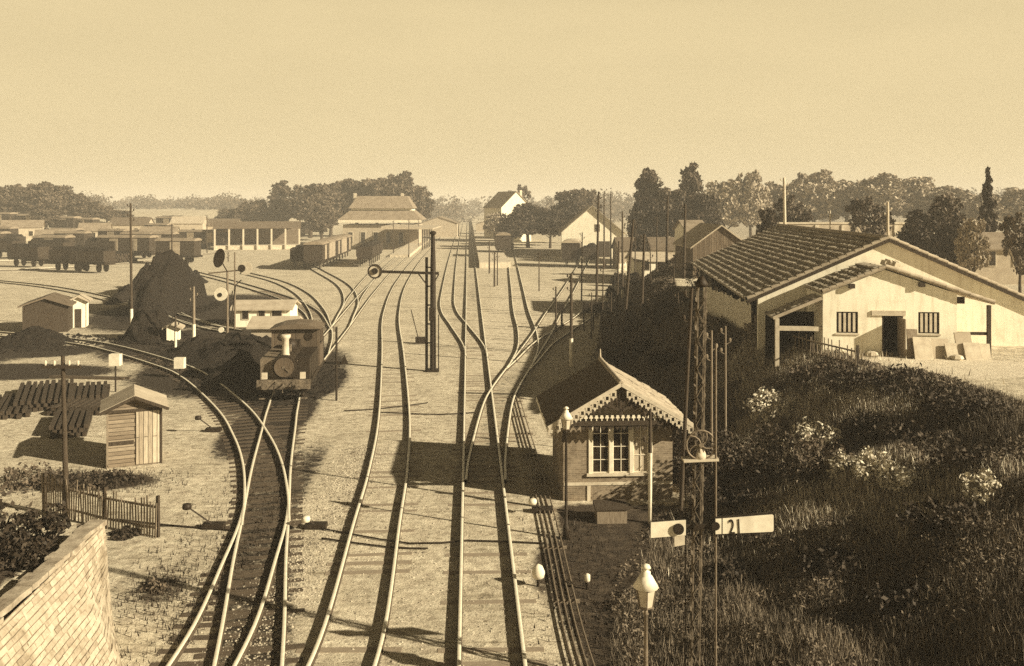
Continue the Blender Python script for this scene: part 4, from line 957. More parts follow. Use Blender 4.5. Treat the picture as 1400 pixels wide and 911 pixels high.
def open_wagon():
    r = thing('open_wagon', 'proto', 'wagon'); L_, w, z0, zt = 6.2, 2.6, 1.15, 2.3
    b_ = MB(); b_.bb(-w/2, w/2, 0, .1, z0, zt); b_.bb(-w/2, w/2, L_-.1, L_, z0, zt); b_.bb(-w/2, -w/2+.1, .1, L_-.1, z0, zt); b_.bb(w/2-.1, w/2, .1, L_-.1, z0, zt); b_.bb(-w/2+.1, w/2-.1, .1, L_-.1, z0, z0+.1); b_.build('body', M['wagon_dark'], r)
    MB().prism([(-w/2+.11, .11, zt-.2), (w/2-.11, .11, zt-.2), (.3, .11, zt+.35), (-.4, .11, zt+.3)], (0, L_-.22, 0)).build('load', M['coal'], r)
    MB().bb(-w/2+.15, w/2-.15, -.1, L_+.1, .85, z0-.003).build('underframe', M['dark_iron'], r)
    for s in (-1, 1):
        for y in (1.3, 4.9): MB().tube([(s*.7, y, .5), (s*.82, y, .5)], .5, 14, smooth=False).build('wheel', M['dark_iron'], r)
    return r
bw = box_wagon(); ow = open_wagon()
bw['label'] = 'front covered wagon of the left row, dark end toward the tracks'; bw['group'] = ow['group'] = 'goods wagons in the station yard'
X, Y = gp(428, 370); dirv = math.atan2(-(gp(545, 318)[0]-X), gp(545, 318)[1]-Y); bw.location = (X, Y, .15); bw.rotation_euler = (0, 0, dirv); bw.scale = (1.12, 1, 1.22)
dv = Vector((-math.sin(dirv), math.cos(dirv), 0))
for i, lb in enumerate(('second covered wagon of the left row', 'third covered wagon of the left row', 'fourth covered wagon of the left row', 'last covered wagon of the left row, nearest the station')):
    p = Vector((X, Y, .15))+dv*(8.1*(i+1)); c = clone(bw, p, dirv, lb)
    if i % 2 == 0:
        for ch in c.children:
            if ch.name.startswith('body'): ch.data = ch.data.copy(); ch.data.materials[0] = M['wagon_pale']
X2, Y2 = gp(498, 366); ow.location = (X2, Y2, .15); ow.rotation_euler = (0, 0, dirv); ow.scale = (1.05, 1, 1.45)
ow['label'] = 'single open wagon with coal standing right of the wagon row'
for i, lb in enumerate(('open wagon coupled behind the single front one', 'third open wagon nearest the station front')):
    clone(ow, Vector((X2, Y2, .15))+dv*7.2*(i+1), dirv, lb)
X, Y = gp(408, 368); clone(ow, (X, Y, .0), dirv+.1, 'low dark wagon left of the covered wagon row')
WAG = [(93, 357, 'o', 1.35, 'dark open wagon at the far left of the yard'), (120, 372, 'o', 1.3, 'long low dark wagon on the pale slope at far left'), (160, 352, 'o', 1.4, 'dark wagon left of the tall yard pole'),
       (270, 361, 'b', 1.5, 'boxy dark wagon right of the bare knotted pole'), (150, 374, 'o', 1.3, 'second low dark wagon on the pale slope'), (60, 366, 'o', 1.3, 'dark wagon at the left picture edge'),
       (205, 350, 'o', 1.4, 'dark wagon right of the tall yard pole'), (330, 338, 'b', 1.5, 'covered wagon below the open goods shed'), (420, 325, 'b', 1.4, 'covered wagon in front of the station trees'),
       (445, 322, 'b', 1.4, 'second covered wagon in front of the station trees'), (120, 345, 'b', 1.5, 'covered wagon behind the open wagons at far left'), (240, 346, 'b', 1.5, 'covered wagon at the foot of the far left hill')]
for x, y, k, rz, lb in WAG:
    X, Y = gp(x, y); clone(bw if k == 'b' else ow, (X, Y, tzf(X, Y)+.15), rz, lb)
for k in range(44):
    x = random.uniform(-20, 330); y = random.choice((327, 333, 341, 346, 354)); x = x if y < 345 else min(x, 210); X, Y = gp(x, y)
    clone(random.choice((bw, ow)), (X, Y, tzf(X, Y)+.15), 1.35+random.uniform(-.05, .05), 'one of the dark wagons standing in the far left sidings', group='wagons in the far left sidings')
X, Y = gp(772, 366); c = clone(bw, (X+1, Y, .15), -.12, 'covered wagon under a pale tarpaulin left of the goods shed yard'); 
for ch in c.children:
    if ch.name.startswith('roof'): ch.data = ch.data.copy(); ch.data.materials[0] = M['roof_pale']
clone(ow, (X+4.3, Y-1, .15), -.12, 'open wagon standing right beside the tarpaulin wagon')
X, Y = gp(688, 352); clone(bw, (X, Y, .4), .05, 'dark wagon at the right platform under the trees')

for k in range(16):
    x = random.uniform(20, 300); y = random.uniform(333, 362); X, Y = gp(x, y)
    c = stack('', x, y, random.randint(6, 12), random.randint(3, 6), random.uniform(3, 6), random.uniform(0, 3), .3); c['label'] = 'one of the dark material stacks lying about the far left yard'; c['group'] = 'material stacks in the far left yard'
# ------------------------------------------------------------------ platforms
pts = [gp(655.5, 367), gp(650, 335), gp(646.5, 312), gp(644, 300)]
a = MB(); V = []
for (x, y) in pts: V.append((x, y))
poly = [(x, y, -.2) for x, y in V]+[(x+5.2, y+1, -.2) for x, y in reversed(V)]
a.prism(poly, (0, 0, 1.15)); tag(a.build('platform', M['stone_pale']), kind='structure')
a = MB(); pts = [gp(560, 352), gp(600, 318), gp(617, 303)]
a.prism([(x, y, -.2) for x, y in pts]+[(x-4, y, -.2) for x, y in reversed(pts)], (0, 0, .75)); tag(a.build('platform', M['stone_pale']), kind='structure')

# ------------------------------------------------------------------ station building and other far buildings
def build_station():
    Y = 238; X = xat(520, Y); s = Y/F; r = thing('station_building', 'pale station hall with tiered hipped roof behind the wagons', 'building', (X, Y, 0), .0)
    def hip(z0, z1, w0, w1, d0, d1, yc, name, mat):
        a = MB(); q = lambda w, d, z: [(-w/2, yc-d/2, z), (w/2, yc-d/2, z), (w/2, yc+d/2, z), (-w/2, yc+d/2, z)]
        a.add(q(w0, d0, z0)+q(w1, d1, z1), [(0, 1, 5, 4), (1, 2, 6, 5), (2, 3, 7, 6), (3, 0, 4, 7), (4, 5, 6, 7), (3, 2, 1, 0)]); a.build(name, M[mat], r)
    w = 19.5; MB().bb(-w/2, w/2, 0, 12, -.3, 5.4).build('wall', M['plaster_grey'], r)
    zz = lambda y: zat(y, Y)
    hip(zz(301), zz(288), 22, 16.5, 14, 8.5, 6, 'lower_roof', 'roof_grey'); MB().bb(-8.0, 8.0, 2, 10, zz(288)-.05, zz(285)).build('clerestory', M['plaster_white'], r)
    hip(zz(285), zz(268), 17, 13.2, 10, 4.5, 6, 'upper_roof', 'roof_grey')
    MB().bb(-10.8, 10.8, -1.2, -1.0, zz(304.5), zz(301)).build('fascia', M['white_paint'], r)
    for x in (-7.6, 5.0): MB().bb(x-.35, x+.35, 5.5, 6.2, zz(284), zz(264)).build('chimney', M['stone_pale'], r)
    for k in range(5):
        x = -7.8+k*3.3; o = MB().bb(x-.75, x+.75, -.08, -.003, .3, 3.6).build('window', M['pale_paint'], r); MB().bb(x-.55, x+.55, -.1, -.083, .5, 3.4).build('pane', M['window_glass'], o)
    # platform canopy
    MB().prism([(4, -1, 4.9), (16, -1, 4.9), (16, -1, 5.15), (4, -1, 5.6)], (0, -26, 0)).build('canopy', M['roof_pale'], r)
    for k in range(6): MB().tube([(13.5, -3-k*4.6, 0), (13.5, -3-k*4.6, 4.9)], .14, 7).build('canopy_post', M['dark_iron'], r)
build_station()
# open goods shed with white posts
Y = 215; X = xat(352, Y); r = thing('goods_shed', 'open sided goods shed on white posts left of the station', 'shed', (X, Y, 0), .25)
MB().prism([(-10, 0, 5.2), (-10, 4, 6.6), (-10, 8, 5.2), (-10, 8, 5.0), (-10, 4, 6.35), (-10, 0, 5.0)], (20, 0, 0)).build('roof', M['roof_slate'], r)
for k in range(7): MB().bb(-9.6+k*3.2-.2, -9.6+k*3.2+.2, .2, .6, 0, 5.1).build('post', M['pale_paint'], r)
MB().bb(-9.6, 9.6, 6.6, 6.9, 0, 5).build('back_wall', M['roof_slate'], r); MB().bb(-9.6, 9.6, .7, 6.5, 0, 1.0).build('dock', M['stone_pale'], r)
# white gabled goods shed on the right and the house behind the trees
Y = 185; X = xat(806, Y); shed('goods_building', 'white goods building with steep gable and dark eaves behind three poles', 'building', xat(810, Y), Y, 0, 12.5, 26, 5.0, 10.3, -.05, roof='roof_pale', wins=((1.0, 5.2, .9, 1.4),), door=(2.2, 2.6, 3.2), ov=.6)
Y = 262; shed('gabled_house', 'white gabled house rising above the dark trees by the line', 'house', xat(706, Y), Y, 0, 9.5, 12, 9.8, 14.3, .45, roof='roof_pale', wins=((-1.5, 6.5, .9, 1.5), (1.8, 6.5, .9, 1.5)), chim=((2.8, 3, 13, 1.8),))
Y = 300; shed('far_hall', 'distant pale hall beyond the platforms', 'building', xat(600, Y), Y, 0, 12, 14, 4.5, 6.5, 0, wall='plaster_grey', roof='roof_grey')
Y = 330; shed('far_shed', 'small distant shed at the right of the vanishing tracks', 'shed', xat(668, Y), Y, 0, 9, 8, 3.5, 5, 0, wall='plaster_grey', roof='roof_grey')
for (x, y, w, d, ze, zr, rz, lb, wl, rf) in (
    (215, 342, 8, 7, 3.6, 5.2, .2, 'pale low house behind the tall yard pole', 'plaster_white', 'roof_grey'), (128, 338, 7, 6, 3.2, 5, .3, 'small grey house at the foot of the left hill', 'plaster_grey', 'roof_grey'),
    (175, 333, 10, 7, 3.4, 5.2, .1, 'long grey house below the hillside trees', 'plaster_grey', 'roof_slate'), (255, 330, 9, 7, 4, 5.8, .1, 'grey house between the yard poles', 'plaster_grey', 'roof_pale'),
    (298, 329, 11, 7, 3.8, 5.6, .1, 'wide low shed left of the open goods shed', 'plaster_grey', 'roof_slate'), (75, 343, 8, 6, 3.0, 4.4, .4, 'low grey shed behind the far left wagons', 'plaster_grey', 'roof_grey'),
    (30, 338, 9, 6, 3.4, 5, .4, 'grey gabled shed at the left picture edge', 'plaster_grey', 'roof_grey')):
    X, Y = gp(x, y); shed('yard_house', lb, 'house', X, Y, tzf(X, Y), w, d, ze, zr, rz, wl, rf, wins=((-w*.25, 1.2, .9, 1.2), (w*.22, 1.2, .9, 1.2)), axis='x')
for (x, Y, w, ze, zr, lb, wl, rf) in ((905, 150, 14, 3.2, 5, 'low grey building behind the poles at the edge of the trees', 'plaster_grey', 'roof_slate'), (953, 118, 2.6, 3.4, 4.6, 'small pale shed left of the barn', 'plaster_white', 'roof_grey'),
                                     (893, 128, 5, 2.3, 3.3, 'small pale hut on the bright yard right of the poles', 'plaster_white', 'roof_pale')):
    X = xat(x, Y); shed('yard_house', lb, 'house', X, Y, tzf(X, Y), w, 7, ze, zr, .05, wl, rf, wins=((-w*.2, 1.1, .9, 1.1), (w*.2, 1.1, .9, 1.1)), axis='x')

# ------------------------------------------------------------------ the tiled shed and the white workshop on the terrace
def build_workshop():
    Y0 = 41.5; X0 = xat(1125, Y0); rz = -.09
    r = thing('workshop_house', 'white plastered workshop with two barred windows and open door before the big tiled roof', 'building', (X0, Y0, TER), rz)
    Wd = 5.85; xr = 2.72; zr = 3.86; sl_, sr_ = .42, .335; zl = zr-xr*sl_; zrr = zr-(Wd-xr)*sr_; D = 3.2
    w = MB(); t_ = .3
    holes = [(.72, 1.72, .92, .92+0.98), (2.55, 3.15, -.02, 1.72), (4.12, 5.08, .92, 1.92)]
    # front wall pieces around openings
    w1 = [(0, .60, 0, 9), (.60, 1.55, 0, .98), (.60, 1.55, 1.95, 9), (1.55, 2.60, 0, 9), (2.60, 3.52, 1.78, 9), (3.52, 4.18, 0, 9), (4.18, 5.10, 0, 1.0), (4.18, 5.10, 1.97, 9), (5.10, Wd, 0, 9)]
    top = lambda x: (zl+x*sl_ if x <= xr else zr-(x-xr)*sr_)
    for (a, b_, c_, d_) in w1:
        if d_ == 9:
            p = [(a, 0, c_ if c_ else -.4), (b_, 0, c_ if c_ else -.4), (b_, 0, top(b_))]
            if a < xr < b_: p.append((xr, 0, zr))
            p.append((a, 0, top(a))); w.prism(p, (0, t_, 0))
        else: w.prism([(a, 0, -.4), (b_, 0, -.4), (b_, 0, d_), (a, 0, d_)], (0, t_, 0))
    w.bb(0, t_, t_, D, -.4, zl); w.bb(Wd-t_, Wd, t_, D, -.4, zrr); w.build('wall', M['plaster_white'], r)
    MB().bb(.31, Wd-.31, 1.2, 1.25, 0, 2.4).build('inner_wall', M['dark_void'], r)  # near-black sheet, darkness of the room put into its colour
    for (x0, x1, z0, z1) in ((.60, 1.55, .98, 1.95), (4.18, 5.10, 1.0, 1.97)):
        f = MB(); f.bb(x0, x0+.06, .06, .14, z0, z1); f.bb(x1-.06, x1, .06, .14, z0, z1); f.bb(x0+.06, x1-.06, .06, .14, z0, z0+.06); f.bb(x0+.06, x1-.06, .06, .14, z1-.06, z1)
        fo = f.build('window', M['dark_wood'], r)
        bs = MB()
        for k in range(4): xx = x0+.06+(x1-x0-.12)*(k+.5)/4; bs.bb(xx-.055, xx+.055, .03, .055, z0+.06, z1-.06)
        bs.build('bar', M['pale_paint'], fo); MB().bb(x0+.05, x1-.05, .142, .15, z0+.05, z1-.05).build('pane', M['window_glass'], fo)
        MB().bb(x0-.06, x1+.06, -.05, -.003, z0-.08, z0-.01).build('sill', M['stone_pale'], r)
    MB().bb(2.14, 3.62, -.07, -.004, 1.80, 2.02).build('lintel', M['stone_pale'], r)
    f = MB(); f.bb(2.60, 2.67, .02, .28, 0, 1.78); f.bb(3.45, 3.52, .02, .28, 0, 1.78); f.build('door_frame', M['dark_wood'], r)
    MB().box((3.36, -.30, .87), (.05, .78, 1.7), .1).build('door', M['grey_wood'], r)
    # house roof
    ov = .22; y0 = -ov
    a = MB(); xl = -.05; tiled(a, (xl-.02, D, zl+.10), (xl-.02, y0, zl+.10), (xr, D, zr+.12), (xr, y0, zr+.12), .40, .11, .04, .25); a.build('roof_slope', M['tile_brown'], r)
    a = MB(); xe = Wd+1.55; ze = zr-(xe-xr)*sr_+.10; tiled(a, (xe, y0, ze), (xe, D, ze), (xr, y0, zr+.12), (xr, D, zr+.12), .36, .06, .03, .25); a.build('roof_slope', M['tile_verge'], r)
    for (A, B, nm) in (((xl-.02, y0-.03, zl+.14), (xr, y0-.03, zr+.16), 1), ((xe, y0-.03, ze+.04), (xr, y0-.03, zr+.16), 2)):
        v = MB(); A = Vector(A); B = Vector(B); n = 9
        for i in range(n):
            p, q = A.lerp(B, i/n), A.lerp(B, (i+1.1)/n); v.tube([p+Vector((0, .08, .03)), q+Vector((0, .08, .0))], .1, 7)
        v.build('verge_tile', M['tile_verge'], r)
    for x in (1.25, 4.3): MB().bb(x-.12, x+.12, y0+.02, .0, top(x)-.22, top(x)-.02).build('bracket', M['dark_wood'], r)
    MB().bb(Wd+.003, Wd+.35, .02, .14, zrr-.45, zrr-.15).build('bracket', M['dark_wood'], r)
    cr = MB()
    for k in range(5): cr.box((xr+.1+k*.14, .3+random.uniform(-.1, .1), zr+.24+random.uniform(0, .1)), (.2, .25, .22), random.uniform(0, 1), (.3, .2))
    cr.build('ridge_stone', M['stone_pale'], r)
    # lower lean-to on the left over an open bay
    a = MB(); lx = -2.25; lz = zl-.17+lx*.40; tiled(a, (lx, 1.6, lz), (lx, y0+.05, lz), (-.08, 1.6, zl-.12), (-.08, y0+.05, zl-.12), .36, .06, .03, .25); a.build('lean_to_roof', M['tile_brown'], r)
    v = MB(); v.beam((lx, y0+.02, lz+.0), (-.1, y0+.02, zl-.14), .08, .14); v.build('lean_to_verge', M['tile_verge'], r)
    MB().bb(lx+.15, lx+.33, .05, .22, -.6, lz-.05).build('post', M['pale_paint'], r)
    MB().bb(lx+.33, -.003, .06, .2, 1.05, 1.25).build('tie_beam', M['pale_paint'], r)
    MB().bb(lx, -.02, 1.62, 1.7, -.5, lz+.1).build('bay_wall', M['dark_void'], r)  # back of the bay, its shade put into the near-black colour
    # open bay at the right
    MB().bb(Wd+1.35, Wd+1.5, .05, .2, -.3, ze-.1).build('post', M['dark_wood'], r); MB().bb(Wd+.003, Wd+1.35, .1, .2, .95, 1.08).build('rail', M['dark_wood'], r)
    MB().bb(Wd+.003, Wd+1.6, D-.2, D, -.3, 2.2).build('bay_wall', M['plaster_white'], r)
    MB().bb(Wd+.55, Wd+.85, D-.25, D-.203, 1.3, 1.65).build('vent', M['dark_void'], r)
build_workshop()
def build_big_shed():
    Y0 = 44.6; X0 = xat(1214, Y0); rz = -.1; r = thing('tiled_shed', 'long shed with broad ribbed tile roof behind the white workshop', 'building', (X0, Y0, TER), rz)
    zr = zat(329, Y0)-TER; hl = 6.75; s = .45; ze = zr-hl*s; L_ = 28
    t_ = .3; hw = 6.2
    MB().prism([(-hw, 0, -.4), (hw+1, 0, -.4), (hw+1, 0, zr-(hw+1)*s), (0, 0, zr-.03), (-hw, 0, zr-hw*s-.03)], (0, t_, 0)).build('gable_wall', M['plaster_white'], r)
    MB().prism([(-hw, L_-t_, -.4), (hw+1, L_-t_, -.4), (hw+1, L_-t_, zr-(hw+1)*s), (0, L_-t_, zr-.03), (-hw, L_-t_, zr-hw*s-.03)], (0, t_, 0)).build('gable_wall', M['plaster_white'], r)
    MB().bb(hw+.7, hw+1, t_, L_-t_, -.4, zr-(hw+1)*s-.05).build('wall', M['plaster_white'], r)
    MB().bb(-hw+1.2, -hw+1.4, t_, L_-t_, -.4, ze-.15).build('wall', M['dark_void'], r)  # shade under the eave put into this wall's near-black colour
    for k in range(8): MB().bb(-hw, -hw+.18, .4+k*3.85, .58+k*3.85, -.4, ze+.05).build('post', M['dark_wood'], r)
    MB().bb(-hw+.19, -hw+.23, .6, 27, -.4, 1.1).build('side_boarding', M['barn_boards'], r)
    o = .2
    a = MB(); tiled(a, (-hl, L_+o, ze+.05), (-hl, -o, ze+.05), (0, L_+o, zr+.05), (0, -o, zr+.05), .43, .14, .045, .26, .08); a.build('roof_slope', M['tile_brown'], r)
    a = MB(); tiled(a, (hl+1, -o, zr-(hl+1)*s+.05), (hl+1, L_+o, zr-(hl+1)*s+.05), (0, -o, zr+.05), (0, L_+o, zr+.05), .41, .07, .03, .26, .08); a.build('roof_slope', M['tile_verge'], r)
    rc = MB()
    for i in range(60): y = -o+(L_+2*o)*i/60; rc.tube([(0, y, zr+.12), (0, y+(L_+2*o)/60+.03, zr+.135)], .13, 7)
    rc.build('ridge_tile', M['tile_verge'], r)
    for s2, xe in ((-1, -hl), (1, hl+1)):
        v = MB(); A = Vector((xe, -o-.02, zr-abs(xe)*s+.12)); B = Vector((0, -o-.02, zr+.14)); n = 17
        for i in range(n): v.tube([A.lerp(B, i/n)+Vector((0, .1, .04)), A.lerp(B, (i+1.1)/n)+Vector((0, .1, .0))], .11, 7)
        v.build('verge_tile', M['tile_verge'], r)
        MB().beam(A+Vector((0, 0, -.12)), B+Vector((0, 0, -.12)), .05, .16).build('bargeboard', M['dark_wood'], r)
build_big_shed()
Y = 84; shed('wooden_barn', 'grey boarded barn with pale roof behind the tiled shed', 'barn', xat(986, Y), Y, TER, 5.2, 9, 2.9, 4.8, .0, wall='barn_boards', roof='roof_pale', ov=.25)
Y = 78; shed('edge_house', 'pale house with dark windows at the right edge behind the gable', 'house', xat(1380, Y), Y, TER-1.2, 5.6, 6, 4.2, 5.4, -.1, wall='plaster_grey', roof='roof_grey', wins=((-1.4, 2.8, .5, 1.2), (.6, 2.8, .5, 1.2), (2.2, 2.8, .5, 1.2)), axis='x')
r = thing('garden_wall', 'long pale garden wall behind the ridge of the tiled shed', 'wall', (xat(1060, 104), 104, TER))
MB().bb(0, 18, 0, .4, -.5, 4.6).build('masonry', M['plaster_grey'], r); MB().bb(-.1, 18.1, -.1, .5, 4.6, 4.8).build('coping', M['stone_pale'], r)
for k in range(6): MB().bb(1.5+k*3, 1.9+k*3, -.12, -.003, -.5, 4.5).build('pier', M['stone_pale'], r)
# slabs leaning against the workshop
for i, (x, w, h_, lean, mt, lb) in enumerate(((1247, .45, 1.3, .2, 'grey_wood', 'narrow plank leaning left of the slabs by the workshop'), (1262, .8, 1.0, .35, 'stone_pale', 'bright stone slab leaning under the right window'),
      (1285, .75, .9, .3, 'plaster_grey', 'grey slab leaning beside the bright one'), (1301, .5, .75, .4, 'stone_pale', 'small bright slab next to the grey one'),
      (1318, .7, 1.2, .25, 'plaster_grey', 'tall grey slab at the right corner of the workshop'), (1330, .7, .8, .45, 'stone_pale', 'tilted pale slab before the right open bay'), (1345, .5, .7, .3, 'stone_pale', 'rightmost pale slab by the open bay'))):
    Yq = 41.0-.35-(.25 if i % 2 else 0)-max(0, (x-1240)*.0026); Xq = xat(x, Yq)
    o = MB().box((0, math.sin(lean)*h_/2, math.cos(lean)*h_/2), (w, .08, h_), random.uniform(-.05, .05), (-lean, random.uniform(-.06, .06))).build('stone_slab' if mt != 'grey_wood' else 'leaning_plank', M[mt], loc=(Xq, Yq-.15, tzf(Xq, Yq)-.02)); tag(o, lb, 'slab' if mt != 'grey_wood' else 'plank')
for i, (x, y, s, lb) in enumerate(((1308, 492, .3, 'loose pale stone on the yard before the slabs'), (1330, 484, .35, 'rough block near the right open bay'), (1192, 487, .3, 'rubble stone left of the workshop door'), (1180, 484, .25, 'smaller rubble stone under the left window'))):
    X, Y = gp(x, y, TER); o = MB().lathe([(s*.6, 0), (s, s*.3), (s*.8, s*.7), (s*.3, s*.85)], (0, 0, 0), 7).build('stone_block', M['stone_pale'], loc=(X, Y, tzf(X, Y)-.03), rz=i); tag(o, lb, 'stone')
# fences on the terrace edge
P3 = lambda x, y, z: gp(x, y, z)
picket_fence('rustic stake fence along the bank top before the white workshop', [bank_pt(1050, 471), bank_pt(1108, 489), bank_pt(1170, 506)], .95, .30, .05, 'grey_wood', .35, 'stake_fence')
def plank_fence():
    A = (xat(962, 58), 58.0); B = (xat(1028, 47.5), 47.5); r = thing('plank_fence', 'pale tall plank fence running under the eave of the tiled shed', 'fence', (A[0], A[1], 0))
    d = Vector((B[0]-A[0], B[1]-A[1], 0)); L_ = d.length; d /= L_; ang = math.atan2(d.y, d.x); pk = MB(); n = int(L_/.24)
    for i in range(n):
        p = d*(i*L_/n); zg = tzf(A[0]+p.x, A[1]+p.y); hh = 1.75*random.uniform(.93, 1.05); pk.box((p.x, p.y, zg+hh/2-.1), (.19, .03, hh), ang, (0, random.uniform(-.02, .02)))
    pk.build('plank', M['white_paint'], r)
    for z in (.35, 1.3):
        mb = MB(); a0 = Vector((0, 0, tzf(*A)+z)); b0 = d*L_+Vector((0, 0, tzf(*B)+z)); nr = Vector((d.y, -d.x, 0)); mb.beam(a0-nr*.06, b0-nr*.06, .06, .09); mb.build('rail', M['grey_wood'], r)
plank_fence()
picket_fence('whitewashed picket fence on the bright yard behind the leaning poles', [gp(846, 372), gp(884, 366), gp(905, 352)], 1.3, .5, .22, 'white_paint', .1)

# ------------------------------------------------------------------ foliage
def leaves(C, R, n_clump, n_leaf, size, rr, clump_r=.32, lo=.35, hang=0.0):
    """quads spread in clumps through an ellipsoid: centre C, radii R"""
    d = rr.normal(size=(n_clump, 3)); d /= np.linalg.norm(d, axis=1)[:, None]
    rad = (lo+(1-lo)*rr.random(n_clump)**.6)[:, None]; cc = d*rad*np.array(R)+np.array(C)
    cr = clump_r*np.mean(R)*(.55+.9*rr.random(n_clump))
    k = np.repeat(np.arange(n_clump), n_leaf); N = len(k)
    q = rr.normal(size=(N, 3)); q /= np.linalg.norm(q, axis=1)[:, None]
    pos = cc[k]+q*(cr[k]*rr.random(N)**.45)[:, None]*np.array([1, 1, .8])
    a = rr.normal(size=(N, 3)); a /= np.linalg.norm(a, axis=1)[:, None]; b_ = np.cross(a, rr.normal(size=(N, 3))); b_ /= np.linalg.norm(b_, axis=1)[:, None]
    s = size*(.5+rr.random(N))[:, None]
    V = np.stack([pos-a*s, pos+b_*s*.55, pos+a*s, pos-b_*s*.55], 1).reshape(-1, 3); return V
def quads(V): return np.arange(len(V)).reshape(-1, 4)
TREE = {}
def tree_proto(kind, seed):
    rr = np.random.default_rng(seed); random.seed(seed)
    r = thing('tree', 'proto', 'tree'); tk = MB(); h = 10.0
    if kind == 'round': Cs = [((0, 0, 6.3), (2.9, 2.9, 3.4), 60), ((1.3, .5, 5.0), (2.2, 2.2, 2.0), 26), ((-1.5, -.4, 5.4), (2.0, 2.0, 2.2), 26), ((.3, -.6, 8.2), (1.7, 1.7, 1.6), 22)]
    elif kind == 'tall': Cs = [((0, 0, 6.0), (1.5, 1.5, 4.0), 60), ((.35, 0, 4.6), (1.6, 1.6, 2.6), 30), ((-.2, 0, 8.3), (.9, .9, 1.5), 18)]
    elif kind == 'wide': Cs = [((0, 0, 5.6), (4.0, 3.4, 3.0), 70), ((2.4, 0, 4.6), (2.3, 2.2, 2.0), 26), ((-2.4, .3, 5.0), (2.3, 2.2, 2.2), 26), ((-.8, 0, 7.8), (2.0, 2.0, 1.8), 24), ((1.3, 0, 8.3), (1.5, 1.5, 1.4), 16)]
    elif kind == 'cone': Cs = [((0, 0, 4.2), (1.4, 1.4, 3.6), 50), ((0, 0, 7.5), (.7, .7, 2.4), 26)]
    else: Cs = [((0, 0, 6.0), (3.0, 3.0, 3.2), 30), ((1.8, 0, 7.4), (1.8, 1.8, 1.6), 16), ((-1.8, 0, 6.6), (1.6, 1.6, 1.6), 14)]
    tk.tube([(0, 0, -.6), (.1, 0, 1.6), (.0, .1, 4), (.15, 0, 7)], [.34, .26, .19, .06], 8)
    for k in range(7):
        a = 2*PI*k/7+rr.random(); z = 2.2+rr.random()*3; L_ = 1.4+rr.random()*1.6
        w = .55 if kind in ('tall', 'cone') else 1
        tk.tube([(.05, 0, z), (math.cos(a)*L_*.5*w, math.sin(a)*L_*.5*w, z+L_*.45), (math.cos(a)*L_*w, math.sin(a)*L_*w, z+L_*1.2)], [.12, .08, .03], 6)
    tk.build('trunk', M['bark'], r)
    V = np.concatenate([leaves(c, R, int(n*1.7), 40, .25, rr, .22) for c, R, n in Cs]); npmesh('crown', V, quads(V), M['leaf_mid'], r)
    TREE[kind] = r; return r
for i, k in enumerate(('round', 'tall', 'wide', 'cone', 'open')): tree_proto(k, 20+i)
used = set(); LEAFV = {}
def put_tree(kind, x, ytop, Y, wpx, label, leaf='leaf_mid', z0=None, group=None, base=None, cat='tree', xw=None):
    X = xat(x, Y); z0 = tzf(X, Y) if z0 is None else z0
    h = max(2.0, zat(ytop, Y)-z0); sc = h/9.9; bw_ = {'round': 6.6, 'tall': 3.6, 'wide': 9.4, 'cone': 3.1, 'open': 7.0}[kind]; sx = wpx*Y/F/bw_
    c = clone(TREE[kind], (X, Y, z0), random.uniform(0, 6.28), label, (sx, sx*random.uniform(.9, 1.1), sc), group=group, cat=cat)
    for ch in c.children:
        if ch.name.startswith('crown') and leaf != 'leaf_mid':
            key = (kind, leaf)
            if key not in LEAFV: LEAFV[key] = ch.data.copy(); LEAFV[key].materials[0] = M[leaf]
            ch.data = LEAFV[key]
    return c
